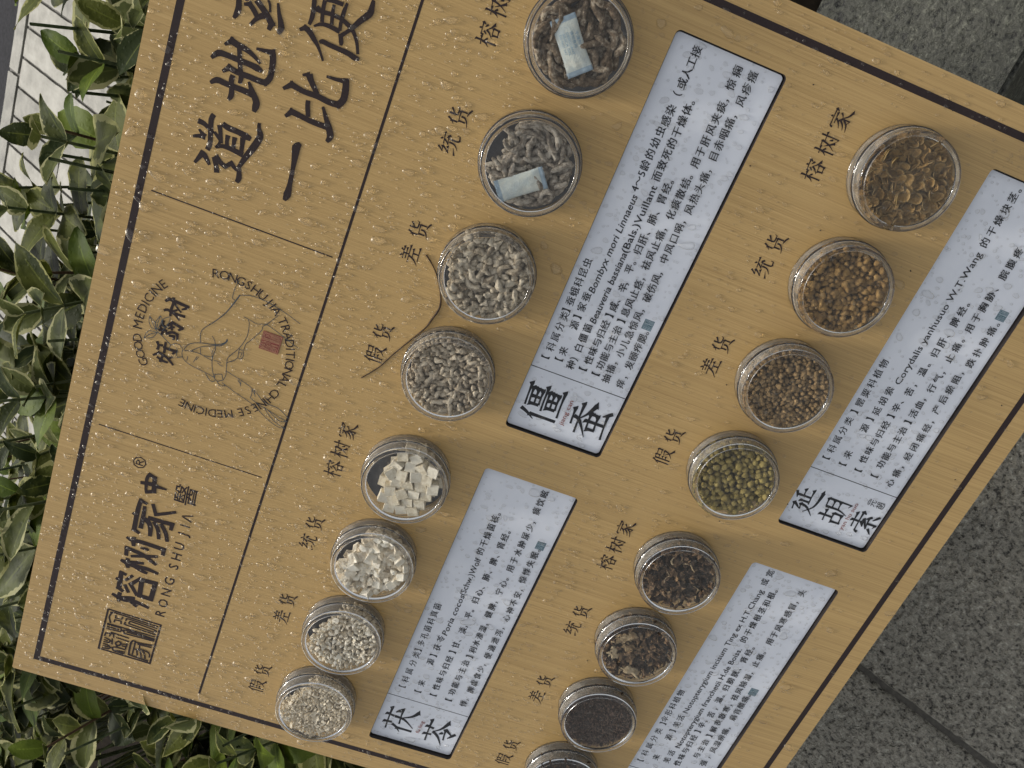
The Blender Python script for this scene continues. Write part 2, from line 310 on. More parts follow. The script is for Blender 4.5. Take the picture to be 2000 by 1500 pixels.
HEADLINE = """-135.23,-145.03,3.13 -135.62,-141.29,2.74 -137.72,-137.14,1.97 -138.9,-134.82,1.97;-144.89,-145.82,1.38 -143.36,-141.9,2.37 -142.95,-138.74,3.16;-139.75,-143.36,1.18 -141.39,-141.15,1.97 -142.57,-138.83,2.77;-128.42,-137.14,2.73 -131.82,-137.94,2.93 -138.41,-136.77,2.76 -145.46,-135.49,2.78 -149.72,-136.11,2.79;-137.99,-134.63,1.58 -139.93,-132.12,1.98 -141.64,-130.07,1.59 -144.39,-130.63,1.59 -146.48,-132.17,1.19;-131.69,-131.28,2.74 -132.79,-127.76,3.34 -133.11,-121.14,3.15 -133.78,-116.47,3.75 -134.35,-113.65,2.38;-133.1,-132.77,2.75 -137.44,-131.1,2.37 -143.11,-129.51,2.38;-146.33,-131.8,1.59 -144.28,-128.19,2.39 -144.15,-122.47,2.79 -144.88,-115.68,3.2;-136.97,-126.72,2.76 -140.25,-126.52,2.18 -144.09,-125.57,2.19;-136.65,-122.71,2.77 -140.32,-122.4,2.18 -143.85,-121.72,2.19;-135.27,-118.13,3.16 -140.09,-117.52,2.39 -144.94,-116.91,2.4;-159.68,-141.37,1.61 -152.96,-138.42,3.4 -153.54,-136.64,3.2 -157.79,-132.74,1.61;-160.76,-127.68,3.04 -156.58,-129.11,2.62 -152.25,-131.19,3.21;-151.33,-131,3.6 -154.04,-127.04,2.82 -155.36,-123.82,2.42 -152.06,-120.9,2.62 -154.06,-118.33,2.22 -154.74,-115.66,2.43;-153.17,-116.06,2.22 -158.68,-114.66,3.25 -161.98,-115.29,2.24;-153.32,-116.44,2.02 -145.45,-113.88,3.21 -137.9,-110.87,3.98 -130.85,-109.01,3.75 -126.53,-110.76,2.16 -123.45,-111.37,1.57;-98.62,-145.91,1.69 -94.64,-142.74,3.36 -94.05,-137.76,3 -94.14,-131.02,3 -94.15,-125.06,3.01 -94.59,-120.17,3.59 -95.39,-117.16,1.7;-88.95,-140.59,1.49 -85.65,-137.1,3.71 -86.42,-134.15,3.35 -87.06,-128.87,2.98 -88.9,-123.65,2.25 -91.63,-119.15,1.32;-85.93,-132.9,2.6 -91.15,-131.38,2.43 -98.14,-129.21,2.45 -102.24,-127.57,2.85 -106.41,-127.51,1.91;-103.45,-138.21,1.7 -100.05,-135.08,3.4 -100.86,-130.11,3.03 -100.75,-123.76,3.04 -100.92,-118.11,3.05 -100.57,-114.18,3.24 -97.41,-112.22,3.23 -91.54,-112.39,3.21 -86,-113.29,3.38 -83.39,-114.59,3.74 -83.89,-117.83,2.24 -84.53,-123.4,1.3;-103.23,-132.1,2.66 -106.49,-132.29,2.86 -110.79,-131.01,2.68 -114.6,-130.46,3.08 -117.38,-131.38,1.73;-112.01,-143.3,1.72 -109.12,-140.01,3.23 -109.23,-135.2,3.05 -109.27,-129.19,3.06 -109.31,-123.16,3.26 -109.7,-119.03,3.27;-103.39,-122.88,1.33 -106.7,-120.61,2.68 -110.37,-117.64,3.46 -112.95,-115.96,3.67 -115.31,-115.75,3.87 -118.67,-115.97,1.94;-61.58,-139.27,2.52 -66.32,-138.07,3.08 -69.66,-138,3.28 -73.68,-139.12,1.64;-64.6,-135.6,1.45 -63.43,-132.61,2.72 -65.65,-129.7,2.73 -68.37,-127.05,2.56;-73.78,-129.74,1.65 -69.68,-127.49,2.19 -66.58,-124.4,3.1 -65.53,-120.77,3.29;-60.02,-129.62,3.25 -62.43,-126.27,3.08 -65.61,-121.92,3.1 -68.95,-118.88,3.67 -72.6,-119.47,2.03;-57.68,-123.66,1.44 -59.36,-122.24,1.27 -63.35,-120.97,1.27;-57.19,-118.15,1.27 -62.23,-116.19,2 -68.64,-113.26,3.49 -72.61,-114.15,1.66;-61.69,-135.77,2.17 -61,-134.01,2.17;-125.96,-85.86,2.08 -129.12,-87.46,4.78 -132.78,-87.06,3.9 -142.02,-86.03,2.3 -151.5,-85.28,2.76 -158.01,-85.06,4.32 -161.98,-85.88,1.86;-114.33,-98.39,1.75 -110.42,-95.49,3.5 -111.02,-89.17,2.92 -111.62,-82.83,2.93 -111.35,-74.23,3.24;-100.9,-88.38,2.43 -104.3,-87.71,2.61 -109.71,-85.85,2.46;-101.05,-79.44,1.45 -106.01,-76.43,2.34 -110.91,-73.12,3.53 -115.62,-70.78,3.85 -119.49,-71.82,1.78;-99.91,-103.58,1.72 -95.92,-99.54,3.43 -97.08,-92.53,2.87 -96.78,-84.07,3.17 -97.46,-76.51,3.18 -96.82,-71.78,3.77 -93.56,-69.69,3.76 -87.61,-69.97,3.73 -82.68,-71.17,3.14 -83.86,-75.69,2 -84.35,-82.24,1.42;-86.91,-91.8,3.98 -89.96,-89.71,3.14 -95.69,-84.39,2.59;-88.67,-95.23,1.25 -86.7,-91.25,2.56;-66.06,-103.29,1.66 -63.93,-100.78,2.76 -64.9,-98.14,3.04 -67.41,-95.03,2.78 -70.2,-91.83,1.95 -73.47,-89.07,1.4 -77.14,-86.49,1.27;-48.08,-99.9,2.44 -52.25,-99.13,2.45 -57.11,-98.61,2.46 -61.56,-99.1,1.65;-68.48,-91.14,1.39 -67.33,-89.68,2.5 -67.62,-86,2.51 -67.8,-80.55,2.52 -68.03,-74.46,2.8 -69,-70.23,3.09 -68.57,-67.63,1.69;-52.4,-98.79,2.45 -52.5,-94.05,2.18 -51.94,-88.3,2.19 -52.34,-82.84,2.19 -54.33,-77.77,2.48 -56.55,-74.69,2.07 -60.8,-71.57,1.81 -66.54,-69.18,1.54;-50.41,-97.31,1.09 -51.76,-95.74,1.63;-45.4,-93.79,2.44 -44.89,-88.94,2.17 -44.74,-84.27,2.17;-61.39,-96.48,0.96 -58.8,-92.79,1.93 -58.3,-87.89,2.34 -58.87,-82.05,2.49;-46.21,-94.43,2.17 -51.64,-94.01,2.04 -57.68,-92.82,2.06;-46.6,-89.02,1.63 -50.93,-88.61,1.91 -56.97,-87.39,1.93;-43.16,-82.39,1.36 -48.14,-82.94,2.18 -54.33,-82.84,1.92 -58.36,-82.21,1.66;-65.61,-79.41,1.39 -63.75,-79.82,2.5 -60.76,-81.03,2.22 -57.4,-78.32,1.93 -53.85,-75.83,2.48 -48.99,-72.87,3.02 -43.95,-69.4,3.55 -39.94,-69.19,2.72 -36.4,-69.43,1.62"""
LOGO = """-487.81,-121.04,2.43 -492.26,-121.27,3.25 -496.77,-120.38,2.04;-491.45,-126.57,2.03 -492.39,-121.61,3.42 -493.47,-116.98,3.43 -492.3,-109.09,3.1 -494.38,-98.27,2.3;-492.03,-119.47,2.44 -492.39,-114.24,3.26 -496.28,-106.79,2.71;-491.49,-118.11,2.03 -490.05,-113.24,2.69 -489.15,-109.73,2.12;-470.58,-119.71,2.24 -469.85,-123.85,2.79 -476.71,-123.23,3.37 -484.2,-122.85,3.39 -486.56,-119.08,2.27;-476.15,-126.61,2 -476.67,-124.33,2.81;-479.48,-119.39,2.41 -485.97,-115.16,2.27;-475.81,-119.76,2.25 -469.29,-115.24,2.24;-486.37,-108.82,2.44 -477.88,-115.32,2.9 -469.21,-109.05,2.4;-470.83,-108.35,3.37 -470.3,-98.56,3.38 -485.73,-98.61,3.42 -485.69,-107.12,3.25 -470.83,-108.35,3.37;-458.7,-126.41,1.97 -459.83,-122.22,3.32 -460.48,-115.57,3.33 -459.9,-106.98,3.02 -461.18,-98.32,1.99;-455.43,-121.66,2.36 -460,-121.46,3.32 -464.07,-119.92,2.22;-458.61,-120.29,2.37 -456.92,-114.85,2.77 -455.93,-109.98,1.98;-460.41,-117.76,2.38 -462.96,-109.98,2.79 -463.68,-105.82,1.99;-453.81,-123.42,2.51 -446.84,-124.45,2.81 -447.59,-118.2,2.97 -449.23,-110.66,2.99 -453.92,-101.33,2.22;-453.05,-120.33,2.04 -449.49,-111.32,2.67 -446.23,-101.89,2.04;-437.55,-126.31,1.93 -439.06,-122.08,2.71 -438.13,-115.12,3.11 -438.7,-99.18,3.13 -444.06,-98.74,2.36;-435.6,-121.36,2.32 -439.51,-120.92,3.11 -443.74,-120.06,2.34;-443.17,-115.15,1.72 -442.84,-111.99,2.34 -442.89,-109.1,1.72;-404.95,-118.13,1.96 -403.39,-123.01,2.48 -411.84,-123.38,3.03 -429.33,-122.63,3.07 -431.24,-118.33,2.16;-415.7,-126.46,1.9 -417,-123.02,2.66;-407.21,-119.42,2.11 -415.32,-118.78,2.74 -426.81,-118.53,2.92;-417.35,-119.42,3.04 -419.09,-114.81,3.51 -423.39,-112.13,3.22 -431.01,-110.88,2.32;-415.8,-115.5,3.04 -415.68,-108.44,3.05 -415.22,-98.23,3.06 -420.56,-98.12,2.31;-417.54,-110.89,2.67 -423.1,-106.85,2.77 -431.17,-104.4,2.32;-417.37,-105.95,2.68 -424.34,-100.87,2.78 -431.05,-98.33,2.33;-403.14,-114.65,2.26 -411.29,-110.8,2.43 -407.48,-103.84,2.28 -403.99,-97.89,1.97;-395.96,-121.76,1.94 -392.88,-116.13,3.13 -381.96,-117.76,2.65 -380.48,-121.53,2.35 -384.77,-122.71,2.21 -394.51,-121.37,1.79;-389.16,-126.3,2.22 -387.95,-119.96,2.96 -388.29,-114.32,2.67 -388.38,-108.02,0.89"""
STAMP = """-506.42,-126.33,1.12 -506.84,-86.59,1.14 -546.46,-86.64,1.18 -545.97,-126.14,1.16 -506.42,-126.33,1.12;-518.64,-122.23,1.03 -513.24,-124.19,1.03 -509.13,-123.14,1.02 -508.12,-120.57,1.02 -509.18,-88.1,1.04;-509.66,-119.81,0.92 -512.68,-119.69,0.93 -512.13,-115.17,0.93 -509.51,-114.76,0.92;-517.13,-119.98,0.93 -514.57,-119.78,0.93 -514.02,-115.26,0.93 -516.9,-114.69,0.93;-512.75,-112.04,0.93 -510.78,-111.74,0.93 -510.04,-109.1,0.93 -511.16,-88.38,0.93;-513.41,-112.14,0.93 -515.88,-112.11,0.93 -516.35,-110.16,0.93 -517.36,-88.22,0.94;-513.99,-109.7,0.93 -511.76,-108.76,0.93 -513.17,-90.29,0.94 -514.35,-89.33,0.94 -515.47,-90.27,0.94 -514.28,-109.64,0.93;-520.81,-124.59,0.93 -520.53,-114.44,0.93 -522.01,-113.45,0.93 -524.21,-113.95,0.94 -525,-124.49,0.93;-522.92,-124.42,0.93 -522.61,-114.96,0.93;-522.68,-113.55,0.94 -522.78,-111.44,0.94;-521.69,-88,0.94 -521.14,-109.66,0.94 -522.78,-111.44,0.94 -524.73,-110.82,0.94 -523.9,-88,0.94;-522.59,-109.37,0.94 -522.65,-88.04,0.94;-519.86,-124.54,0.93 -519.48,-88,0.94;-527.32,-120.56,0.94 -528.02,-106.42,0.94;-531.24,-105.77,0.94 -530.75,-115.7,0.94;-532.45,-124.01,0.94 -529.28,-123.91,0.94 -528.22,-118.06,0.94 -531.72,-117.38,0.94;-531.75,-120.64,0.94 -529.37,-120.17,0.94;-533.71,-124,0.94 -534.56,-120.57,0.94 -535.52,-118.99,0.94 -537.8,-119.95,0.95 -538.08,-123.87,0.94;-535.94,-124.05,0.84 -536.21,-120.72,0.84;-535.69,-119.42,0.94 -535.42,-117.13,0.94;-532.65,-118.14,0.94 -538.62,-117.22,0.95;-540.03,-123.97,0.95 -540.33,-119.93,0.95 -542.01,-117.74,0.95 -543.89,-119.25,0.95 -544.13,-123.9,0.95;-542,-123.83,0.84 -541.94,-119.16,0.84;-542.01,-117.74,0.95 -541.79,-116.37,0.95;-540.07,-106.35,0.95 -540.04,-114.36,0.95 -541.79,-116.37,0.95 -543.7,-115.53,0.95 -542.32,-106.38,0.95;-544.12,-114.98,0.95 -544.28,-106.46,0.96;-535.91,-115.16,1.05 -533.58,-113.28,1.05 -534.36,-111.25,1.05 -536.97,-111.44,1.05 -538.51,-113.72,1.05 -535.91,-115.16,1.05;-535.54,-111.02,0.95 -534.23,-106.11,0.95;-533.14,-106.56,0.95 -538.97,-106.81,0.95;-537.13,-110.23,0.95 -536.94,-106.51,0.95;-528.52,-102.09,1.15 -530.85,-103.97,1.16 -542.17,-103.57,1.17 -543.61,-102.34,1.17 -544.46,-88.16,1.17;-528.52,-102.09,1.05 -529.71,-99.5,1.05 -528.14,-88.28,1.05;-530.89,-99.26,0.95 -530.45,-88.5,0.95;-529.73,-101.14,0.94 -542.41,-100.92,0.96;-530.79,-97.4,0.95 -534.49,-97.11,0.95;-536.46,-100.48,0.95 -536.37,-98.61,0.95 -542.21,-97.17,0.96;-535.6,-98.29,0.95 -535.16,-95.55,0.95 -535.79,-90.69,0.95 -537.56,-88.66,0.96 -540.62,-88.25,0.96;-535.85,-97.3,0.95 -538.29,-95.38,0.95 -542.87,-93.96,0.96;-535.4,-94.56,0.95 -538.44,-92.51,0.95 -542.94,-90.85,0.96"""
HAND = """-221.14,-98.4,0.42 -227.05,-99.72,0.42 -234.04,-99.73,0.42 -235.05,-97.35,0.43;-230.28,-95.73,0.85 -234.57,-97.12,0.85 -244.73,-100.96,0.64 -253.08,-106.04,0.58 -261.03,-111.98,0.43 -265.36,-112.75,0.44 -270.98,-111.57,0.44;-230.28,-95.73,0.42 -228.3,-89.52,0.42 -228.03,-82.5,0.43 -229.04,-75.11,0.43 -231.32,-65.9,0.43 -235.04,-55.13,0.43;-234.77,-69.62,0.43 -243.22,-74.89,0.43 -245.57,-76.78,0.43 -248.86,-76.99,0.44 -258.05,-81.82,0.44 -261.3,-83.87,0.44 -266.28,-84.05,0.44;-243.53,-89.87,0.43 -243.96,-86.9,0.43 -247.32,-85.31,0.43 -255.87,-84.54,0.44 -265.46,-87.16,0.44 -274.42,-92.17,0.44 -278.59,-92.22,0.45;-244.06,-86.15,0.29 -245.16,-80.85,0.29 -243.47,-75.54,0.43 -244.47,-70.95,0.43 -247.36,-62.92,0.44 -250.06,-56.35,0.44 -251.83,-51.1,0.44;-278.59,-92.22,0.45 -275.38,-88.29,0.45 -272.58,-86.44,0.44 -273.06,-84.5,0.44 -270.15,-83.42,0.44 -266.78,-84.28,0.44 -266.2,-86.97,0.44 -272.58,-86.44,0.44;-269.08,-86.97,0.37 -268.17,-84.65,0.37 -271.56,-84.88,0.37;-262.37,-95.88,0.73 -265.61,-96.88,0.73 -268.93,-102.2,0.59 -271.8,-113.03,0.44 -275.41,-118.66,0.44 -279.7,-120.19,0.44;-262.37,-95.88,0.58 -264.35,-95.75,0.59 -268.38,-98.73,0.59 -269.67,-102.02,0.59 -273.79,-110.41,0.44 -279.27,-115.97,0.44;-280.45,-120.02,0.44 -279.14,-115.64,0.44 -278.94,-109.92,0.44 -280.85,-101.13,0.45;-282.48,-121,0.44 -286.01,-119.48,0.44 -288.88,-114.12,0.45 -290.45,-104.3,0.45 -291.93,-97.37,0.45;-263.76,-105.6,0.44 -266.45,-103.16,0.44 -272.29,-101.39,0.44 -278.21,-101.77,0.44 -283.64,-100.82,0.45 -289.5,-98.68,0.45 -293.59,-96.23,0.45;-274.67,-110.56,0.37 -278.81,-109.59,0.37;-279.16,-107.33,0.37 -278.34,-102.1,0.37;-270.92,-102.08,0.37 -275.32,-102.82,0.37 -279.72,-101.4,0.37;-289.74,-97.16,0.45 -289.49,-97.59,0.45 -287.78,-93.25,0.45 -291.74,-91.54,0.45 -293.84,-94.7,0.45 -292.95,-96.75,0.45 -289.49,-97.59,0.45;-278.59,-92.22,0.45 -284.81,-91.05,0.45 -288.01,-90.63,0.45 -291.74,-91.54,0.45;-290.95,-103.45,0.45 -294.4,-100.44,0.45 -295.54,-97.96,0.45 -293.98,-96.14,0.45;-293.97,-95.04,0.45 -296.41,-92.61,0.45 -295.74,-89.82,0.45 -294.31,-89.44,0.45;-284.43,-91.15,0.45 -287.02,-81.69,0.45 -289.77,-73.6,0.45 -292.83,-68.35,0.46 -296.05,-64.52,0.46;-293.55,-91.83,0.45 -297.36,-82.03,0.46 -300.42,-72.33,0.46 -303.79,-65.47,0.46 -309.04,-56.56,0.47 -311.81,-49,0.47 -311.25,-44.21,0.47;-290.53,-72.29,0.45 -294.02,-71.38,0.46 -297.54,-71.59,0.46 -300.5,-64.84,0.46 -301.91,-58.47,0.46 -304.23,-51.06,0.46 -305.66,-44.61,0.47;-297.84,-59.18,0.54 -298.44,-51.89,0.54 -303.13,-43.8,0.54;-296.05,-64.52,0.46 -298.1,-58.74,0.46;-301.91,-58.47,0.46 -307.14,-49.51,0.47 -305.76,-44.21,0.47;-300.74,-61.03,0.46 -305.59,-56.73,0.46 -309.81,-49.54,0.47 -311.09,-44.25,0.47;-287.8,-82.6,0.3 -289.71,-81.01,0.3;-287.79,-81.49,0.3 -290.61,-80.04,0.3;-288.16,-80.29,0.3 -291.76,-79.75,0.3;-291.56,-71.65,0.3 -294.14,-69.49,0.3;-291.16,-70.64,0.3 -295.56,-68.75,0.3;-280.08,-100.23,0.3 -279.68,-98.15,0.3 -280.03,-95.88,0.3;-280.82,-97.87,0.3 -281.93,-95.41,0.3 -281.65,-93.66,0.3;-283.32,-116.84,0.3 -286.62,-116.81,0.3;-281.1,-111.22,0.3 -286.19,-112.57,0.3;-281.09,-110.14,0.3 -284.01,-111.26,0.3;-279.71,-128.8,0.41 -277.56,-126.59,0.41 -277.6,-123.45,0.41 -279.69,-120.96,0.41 -282.29,-121.04,0.41;-279.71,-128.8,0.41 -281.99,-129.41,0.41 -283.64,-128.38,0.41;-280.29,-125.08,0.41 -281.93,-124.04,0.41 -285.01,-124.03,0.42 -286.58,-122.78,0.42 -285.13,-120.4,0.42;-281.17,-146.08,0.32 -277.1,-145.38,0.32 -274.43,-143.73,0.32 -274.29,-138.88,0.32 -278.68,-141.05,0.32 -281.17,-146.08,0.32;-281.17,-146.08,0.27 -277.23,-143.14,0.27 -274.29,-138.88,0.27;-264.98,-145.72,0.36 -268.58,-145.4,0.36 -272.26,-143.3,0.36 -272.52,-140.15,0.36 -268.06,-141.54,0.36 -264.98,-145.72,0.36;-264.98,-145.72,0.27 -268.7,-143.17,0.27 -273.29,-139.54,0.27;-261.96,-139.33,0.31 -267.44,-141.24,0.32 -271.6,-140.35,0.32 -272.2,-139.33,0.32 -268.78,-138.3,0.32 -264.16,-137.97,0.31 -261.96,-139.33,0.31;-262.19,-139.28,0.27 -267.42,-139.92,0.27 -272.36,-139.74,0.27;-260.41,-133.5,0.31 -263.22,-136.85,0.31 -266.46,-137.47,0.32 -269.21,-135.55,0.32;-260.41,-133.5,0.27 -263.78,-133.2,0.27 -268.88,-134.73,0.27 -272,-136.27,0.27;-273.29,-139.54,0.36 -275.56,-135.06,0.55 -279.71,-128.8,0.55"""
BRUSH = """-251.71,-138.92,1.78 -249.41,-136.8,2.22 -249.56,-132.83,2.22 -249.99,-128.34,2.22 -250.22,-124.55,1.87 -251.91,-125.71,1.7 -253.54,-127.98,1.16;-247.26,-134.44,1.95 -251.16,-133.79,1.69 -255.7,-134.1,1.88 -260.49,-133.7,1.53;-250.84,-132.98,1.33 -253.36,-130.66,1.34 -255.66,-127.72,1.16;-258.14,-138.4,1.56 -256.88,-136.48,1.88 -257.36,-133.29,1.7 -257.74,-129.24,1.88 -257.44,-124.67,1.8;-257.52,-133.7,1.57 -258.84,-130.76,1.26 -261.31,-127.56,1.17;-256.75,-132.99,1.34 -254.72,-130.36,1.43;-264.68,-136.76,1.62 -268.3,-137.07,1.81 -269.19,-134.23,1.81;-272.74,-138.77,1.63 -271.31,-136.42,1.99 -271.34,-133.31,1.91;-267.64,-134.12,1.81 -264.29,-131.32,1.98 -264.93,-128.52,1.99 -265.95,-124.74,1.99 -268.3,-126.87,1.45;-265.3,-131.98,1.81 -269.75,-130.55,1.63;-269.33,-133.31,1.18 -266.8,-129.43,1.36;-272.31,-135.76,1.82 -275.27,-136.23,1.55;-273.52,-133.72,1.82 -271.07,-130.7,2 -270.8,-128.1,1.82;-274.04,-131.83,1.55 -273.21,-128.45,1.82 -275.94,-128.29,1.55;-270.66,-129.02,1.64 -271.24,-126.66,1.82 -275.44,-125.72,1.37;-268.78,-138.3,1.36 -272.63,-136.58,1.54;-280.52,-137.99,2.01 -283.18,-136.31,1.65 -286.33,-136.53,1.84;-282.7,-136.41,1.65 -282.12,-133.63,1.56;-278.89,-132.55,1.65 -282.58,-132.19,1.65 -287.08,-131.88,1.85;-283.06,-133.43,1.65 -283.33,-128.89,1.93 -283.13,-125.12,1.93 -285.83,-126.77,1.38;-291.19,-138.4,1.39 -287.82,-135.09,1.84 -288.58,-131.78,1.85 -290.3,-128.26,1.76 -293.45,-124.4,1.4;-291.16,-135.71,1.66 -292.72,-131.78,1.86 -292.85,-128.15,1.39;-294.25,-133.03,1.86 -289.86,-132.4,1.57 -287.94,-131.47,1.39;-290.62,-129.09,1.39 -287.65,-126.14,1.39"""
TWIG = """-162.47,4.96,1.8 -166.8,10.24,1.27 -172.65,15.61,1.37 -182.46,21.46,1.66 -191.62,24.23,1.87 -201.2,22.29,2.08 -208.88,20.11,1.42 -221.02,13.55,1.34 -233.31,6.9,1.26 -245.41,1.04,1.37 -257.06,-7.56,1.08"""
TEXT_ROWS = [(0,[('【',-200.1,100.4,-200.1,100.4),('科属分类',-192.3,100.7,-169.7,101.3),('】蚕蛾科昆虫',-165.6,101.3,-131.8,99.8)]),(0,[('【',-198.4,109.3,-198.4,109.3),('来',-192.2,109.7,-192.2,109.7),('源',-172.9,109.3,-172.9,109.3),('】家蚕',-167.2,109.5,-152.5,108.4),('~Bombyx mori Linnaeus',-149.2,109.5,-82.4,109.7),('4～5',-78.8,109.0,-69.1,108.5),('龄的幼虫',-63.9,108.5,-42.8,108.9),('感染',-36.1,109.3,-29.6,109.1),('（或人工接',-20.0,108.8,4.6,108.9)]),(0,[('种',-199.2,118.1,-199.2,118.1),('）',-194.7,118.5,-194.7,118.5),('白僵菌',-186.4,118.4,-171.7,117.7),('~Beauveria bassiana',-167.8,118.6,-117.5,118.4),('|(Bals.)Vuillant',-117.5,118.4,-72.6,117.9),('而致死的干燥体。',-67.0,118.0,-21.4,120.2)]),(0,[('【',-198.9,126.6,-198.9,126.6),('性味与归经】咸、',-191.8,127.5,-147.8,127.8),('辛，',-138.4,127.4,-135.3,128.3),('平。归肝、肺、胃经。',-125.8,126.6,-67.2,128.2)]),(0,[('【',-199.0,135.8,-199.0,135.8),('功能与主治】息风止痉，',-192.3,135.7,-128.6,136.7),('祛风止痛，',-119.6,135.3,-94.9,137.2),('化痰散结。用于肝风夹痰，',-85.2,135.8,-12.9,137.3),('惊痫',-4.2,134.8,3.7,135.6)]),(0,[('抽搐，',-199.6,143.5,-187.4,145.0),('小儿急惊风，',-179.5,144.7,-147.7,146.0),('破伤风，',-138.5,144.6,-121.2,145.3),('中风口㖞，',-111.6,144.1,-86.5,146.4),('风热头痛，',-78.0,144.7,-52.9,146.2),('目赤咽痛，',-44.1,144.2,-19.3,146.6),('风疹瘙',-10.1,144.4,4.2,144.8)]),(0,[('痒，',-199.5,153.3,-194.2,154.3),('发颐痄腮。',-185.2,153.7,-160.7,154.8)]),(1,[('【',-500.0,102.1,-500.0,102.1),('科属分类',-492.2,102.0,-466.4,102.5),('】多孔菌科真菌',-461.3,101.9,-416.9,102.0)]),(1,[('【',-500.2,115.1,-500.2,115.1),('来',-491.5,115.1,-491.5,115.1),('源',-468.7,114.5,-468.7,114.5),('】茯苓',-462.2,115.5,-444.8,113.8),('~Poria cocos',-440.8,114.8,-400.4,114.7),('|(Schw.)Wolf',-400.4,114.7,-364.5,114.2),('的干燥菌核。',-358.7,114.3,-324.3,115.8)]),(1,[('【',-499.2,127.6,-499.2,127.6),('性味与归经】甘、',-490.7,127.1,-441.2,129.3),('淡，',-431.0,127.1,-426.6,129.1),('平。归心、肺、脾、肾经。',-416.0,126.4,-335.9,128.5)]),(1,[('【',-499.4,140.5,-499.4,140.5),('功能与主治',-491.0,140.1,-460.0,140.1),('】利水渗湿，',-452.8,140.9,-419.1,142.0),('健脾，宁心。用于水肿尿少，',-409.6,140.0,-321.6,141.2),('痰饮眩',-311.9,139.1,-296.9,139.3)]),(1,[('悸，',-498.6,152.7,-494.0,155.7),('脾虚食少，',-483.2,153.0,-456.0,154.7),('便溏泄泻，',-446.5,153.6,-417.8,154.7),('心神不安，',-407.5,153.2,-379.8,154.1),('惊悸失眠。',-370.5,152.1,-342.3,154.0)]),(2,[('【',-198.7,308.8,-198.7,308.8),('科属分类】罂粟科植物',-191.3,308.3,-123.5,309.3)]),(2,[('【',-198.9,321.9,-198.9,321.9),('来',-191.3,321.5,-191.3,321.5),('源】',-169.3,321.5,-162.2,322.6),('延胡索',-155.0,322.1,-139.3,322.8),('|Corydalis yanhusuo W.T.Wang',-133.3,321.9,-36.4,325.3),('的干燥块茎。',-30.0,324.0,4.8,324.0)]),(2,[('【',-199.2,334.3,-199.2,334.3),('性味与归经】辛、',-190.3,333.3,-143.4,335.9),('苦，',-134.9,335.0,-129.5,336.5),('温。',-119.2,335.3,-113.7,336.6),('归肝、脾经。',-104.4,335.5,-68.6,336.1)]),(2,[('【',-199.0,347.0,-199.0,347.0),('功能与主治】活血，',-189.7,346.3,-136.2,348.8),('行气，',-127.2,347.4,-114.7,349.0),('止痛。',-104.4,346.3,-90.7,348.7),('用于胸胁、',-81.6,346.9,-53.5,348.7),('脘腹疼',-43.4,347.1,-28.1,346.4)]),(2,[('心痛，',-200.1,359.9,-186.1,361.9),('经闭痛经，',-177.3,360.3,-148.6,361.4),('产后瘀阻，',-139.3,358.9,-110.5,361.3),('跌扑肿痛。',-102.2,360.9,-73.0,361.1)]),(3,[('【科属分类】',-502.5,309.2,-460.0,308.4),('伞形科植物',-454.9,308.0,-425.9,309.2)]),(3,[('来',-495.0,319.2,-495.0,319.2),('源】羌活',-471.5,319.5,-449.4,319.1),('|Notopterygium incisum Ting ex H.T.Chang',-443.5,319.4,-314.2,318.9),('或宽',-307.3,318.8,-298.9,319.0)]),(3,[('羌活',-494.7,328.8,-486.3,328.6),('|Notopterygium franchetii H.de Boiss.',-479.5,328.6,-369.2,330.9),('的干燥根茎和根。',-360.3,329.3,-311.6,330.5)]),(3,[('性味与归经】辛、',-494.2,338.2,-445.1,340.2),('苦，',-437.2,339.6,-430.5,340.6),('温。',-421.4,339.1,-416.6,341.1),('归膀胱、肾经。',-408.1,338.6,-365.3,340.6)]),(3,[('与主治】解表散寒，',-480.8,349.0,-422.6,350.5),('祛风除湿，',-414.2,349.3,-387.6,351.1),('止痛。',-378.1,348.6,-366.1,350.3),('用于风寒感冒，',-354.8,348.5,-314.8,351.0),('头',-305.8,349.0,-305.8,349.0)]),(3,[('强，',-486.4,357.9,-479.1,359.4),('风湿痹痛，',-470.1,358.7,-444.5,360.4),('肩背酸痛。',-433.3,357.8,-408.2,360.6)])]
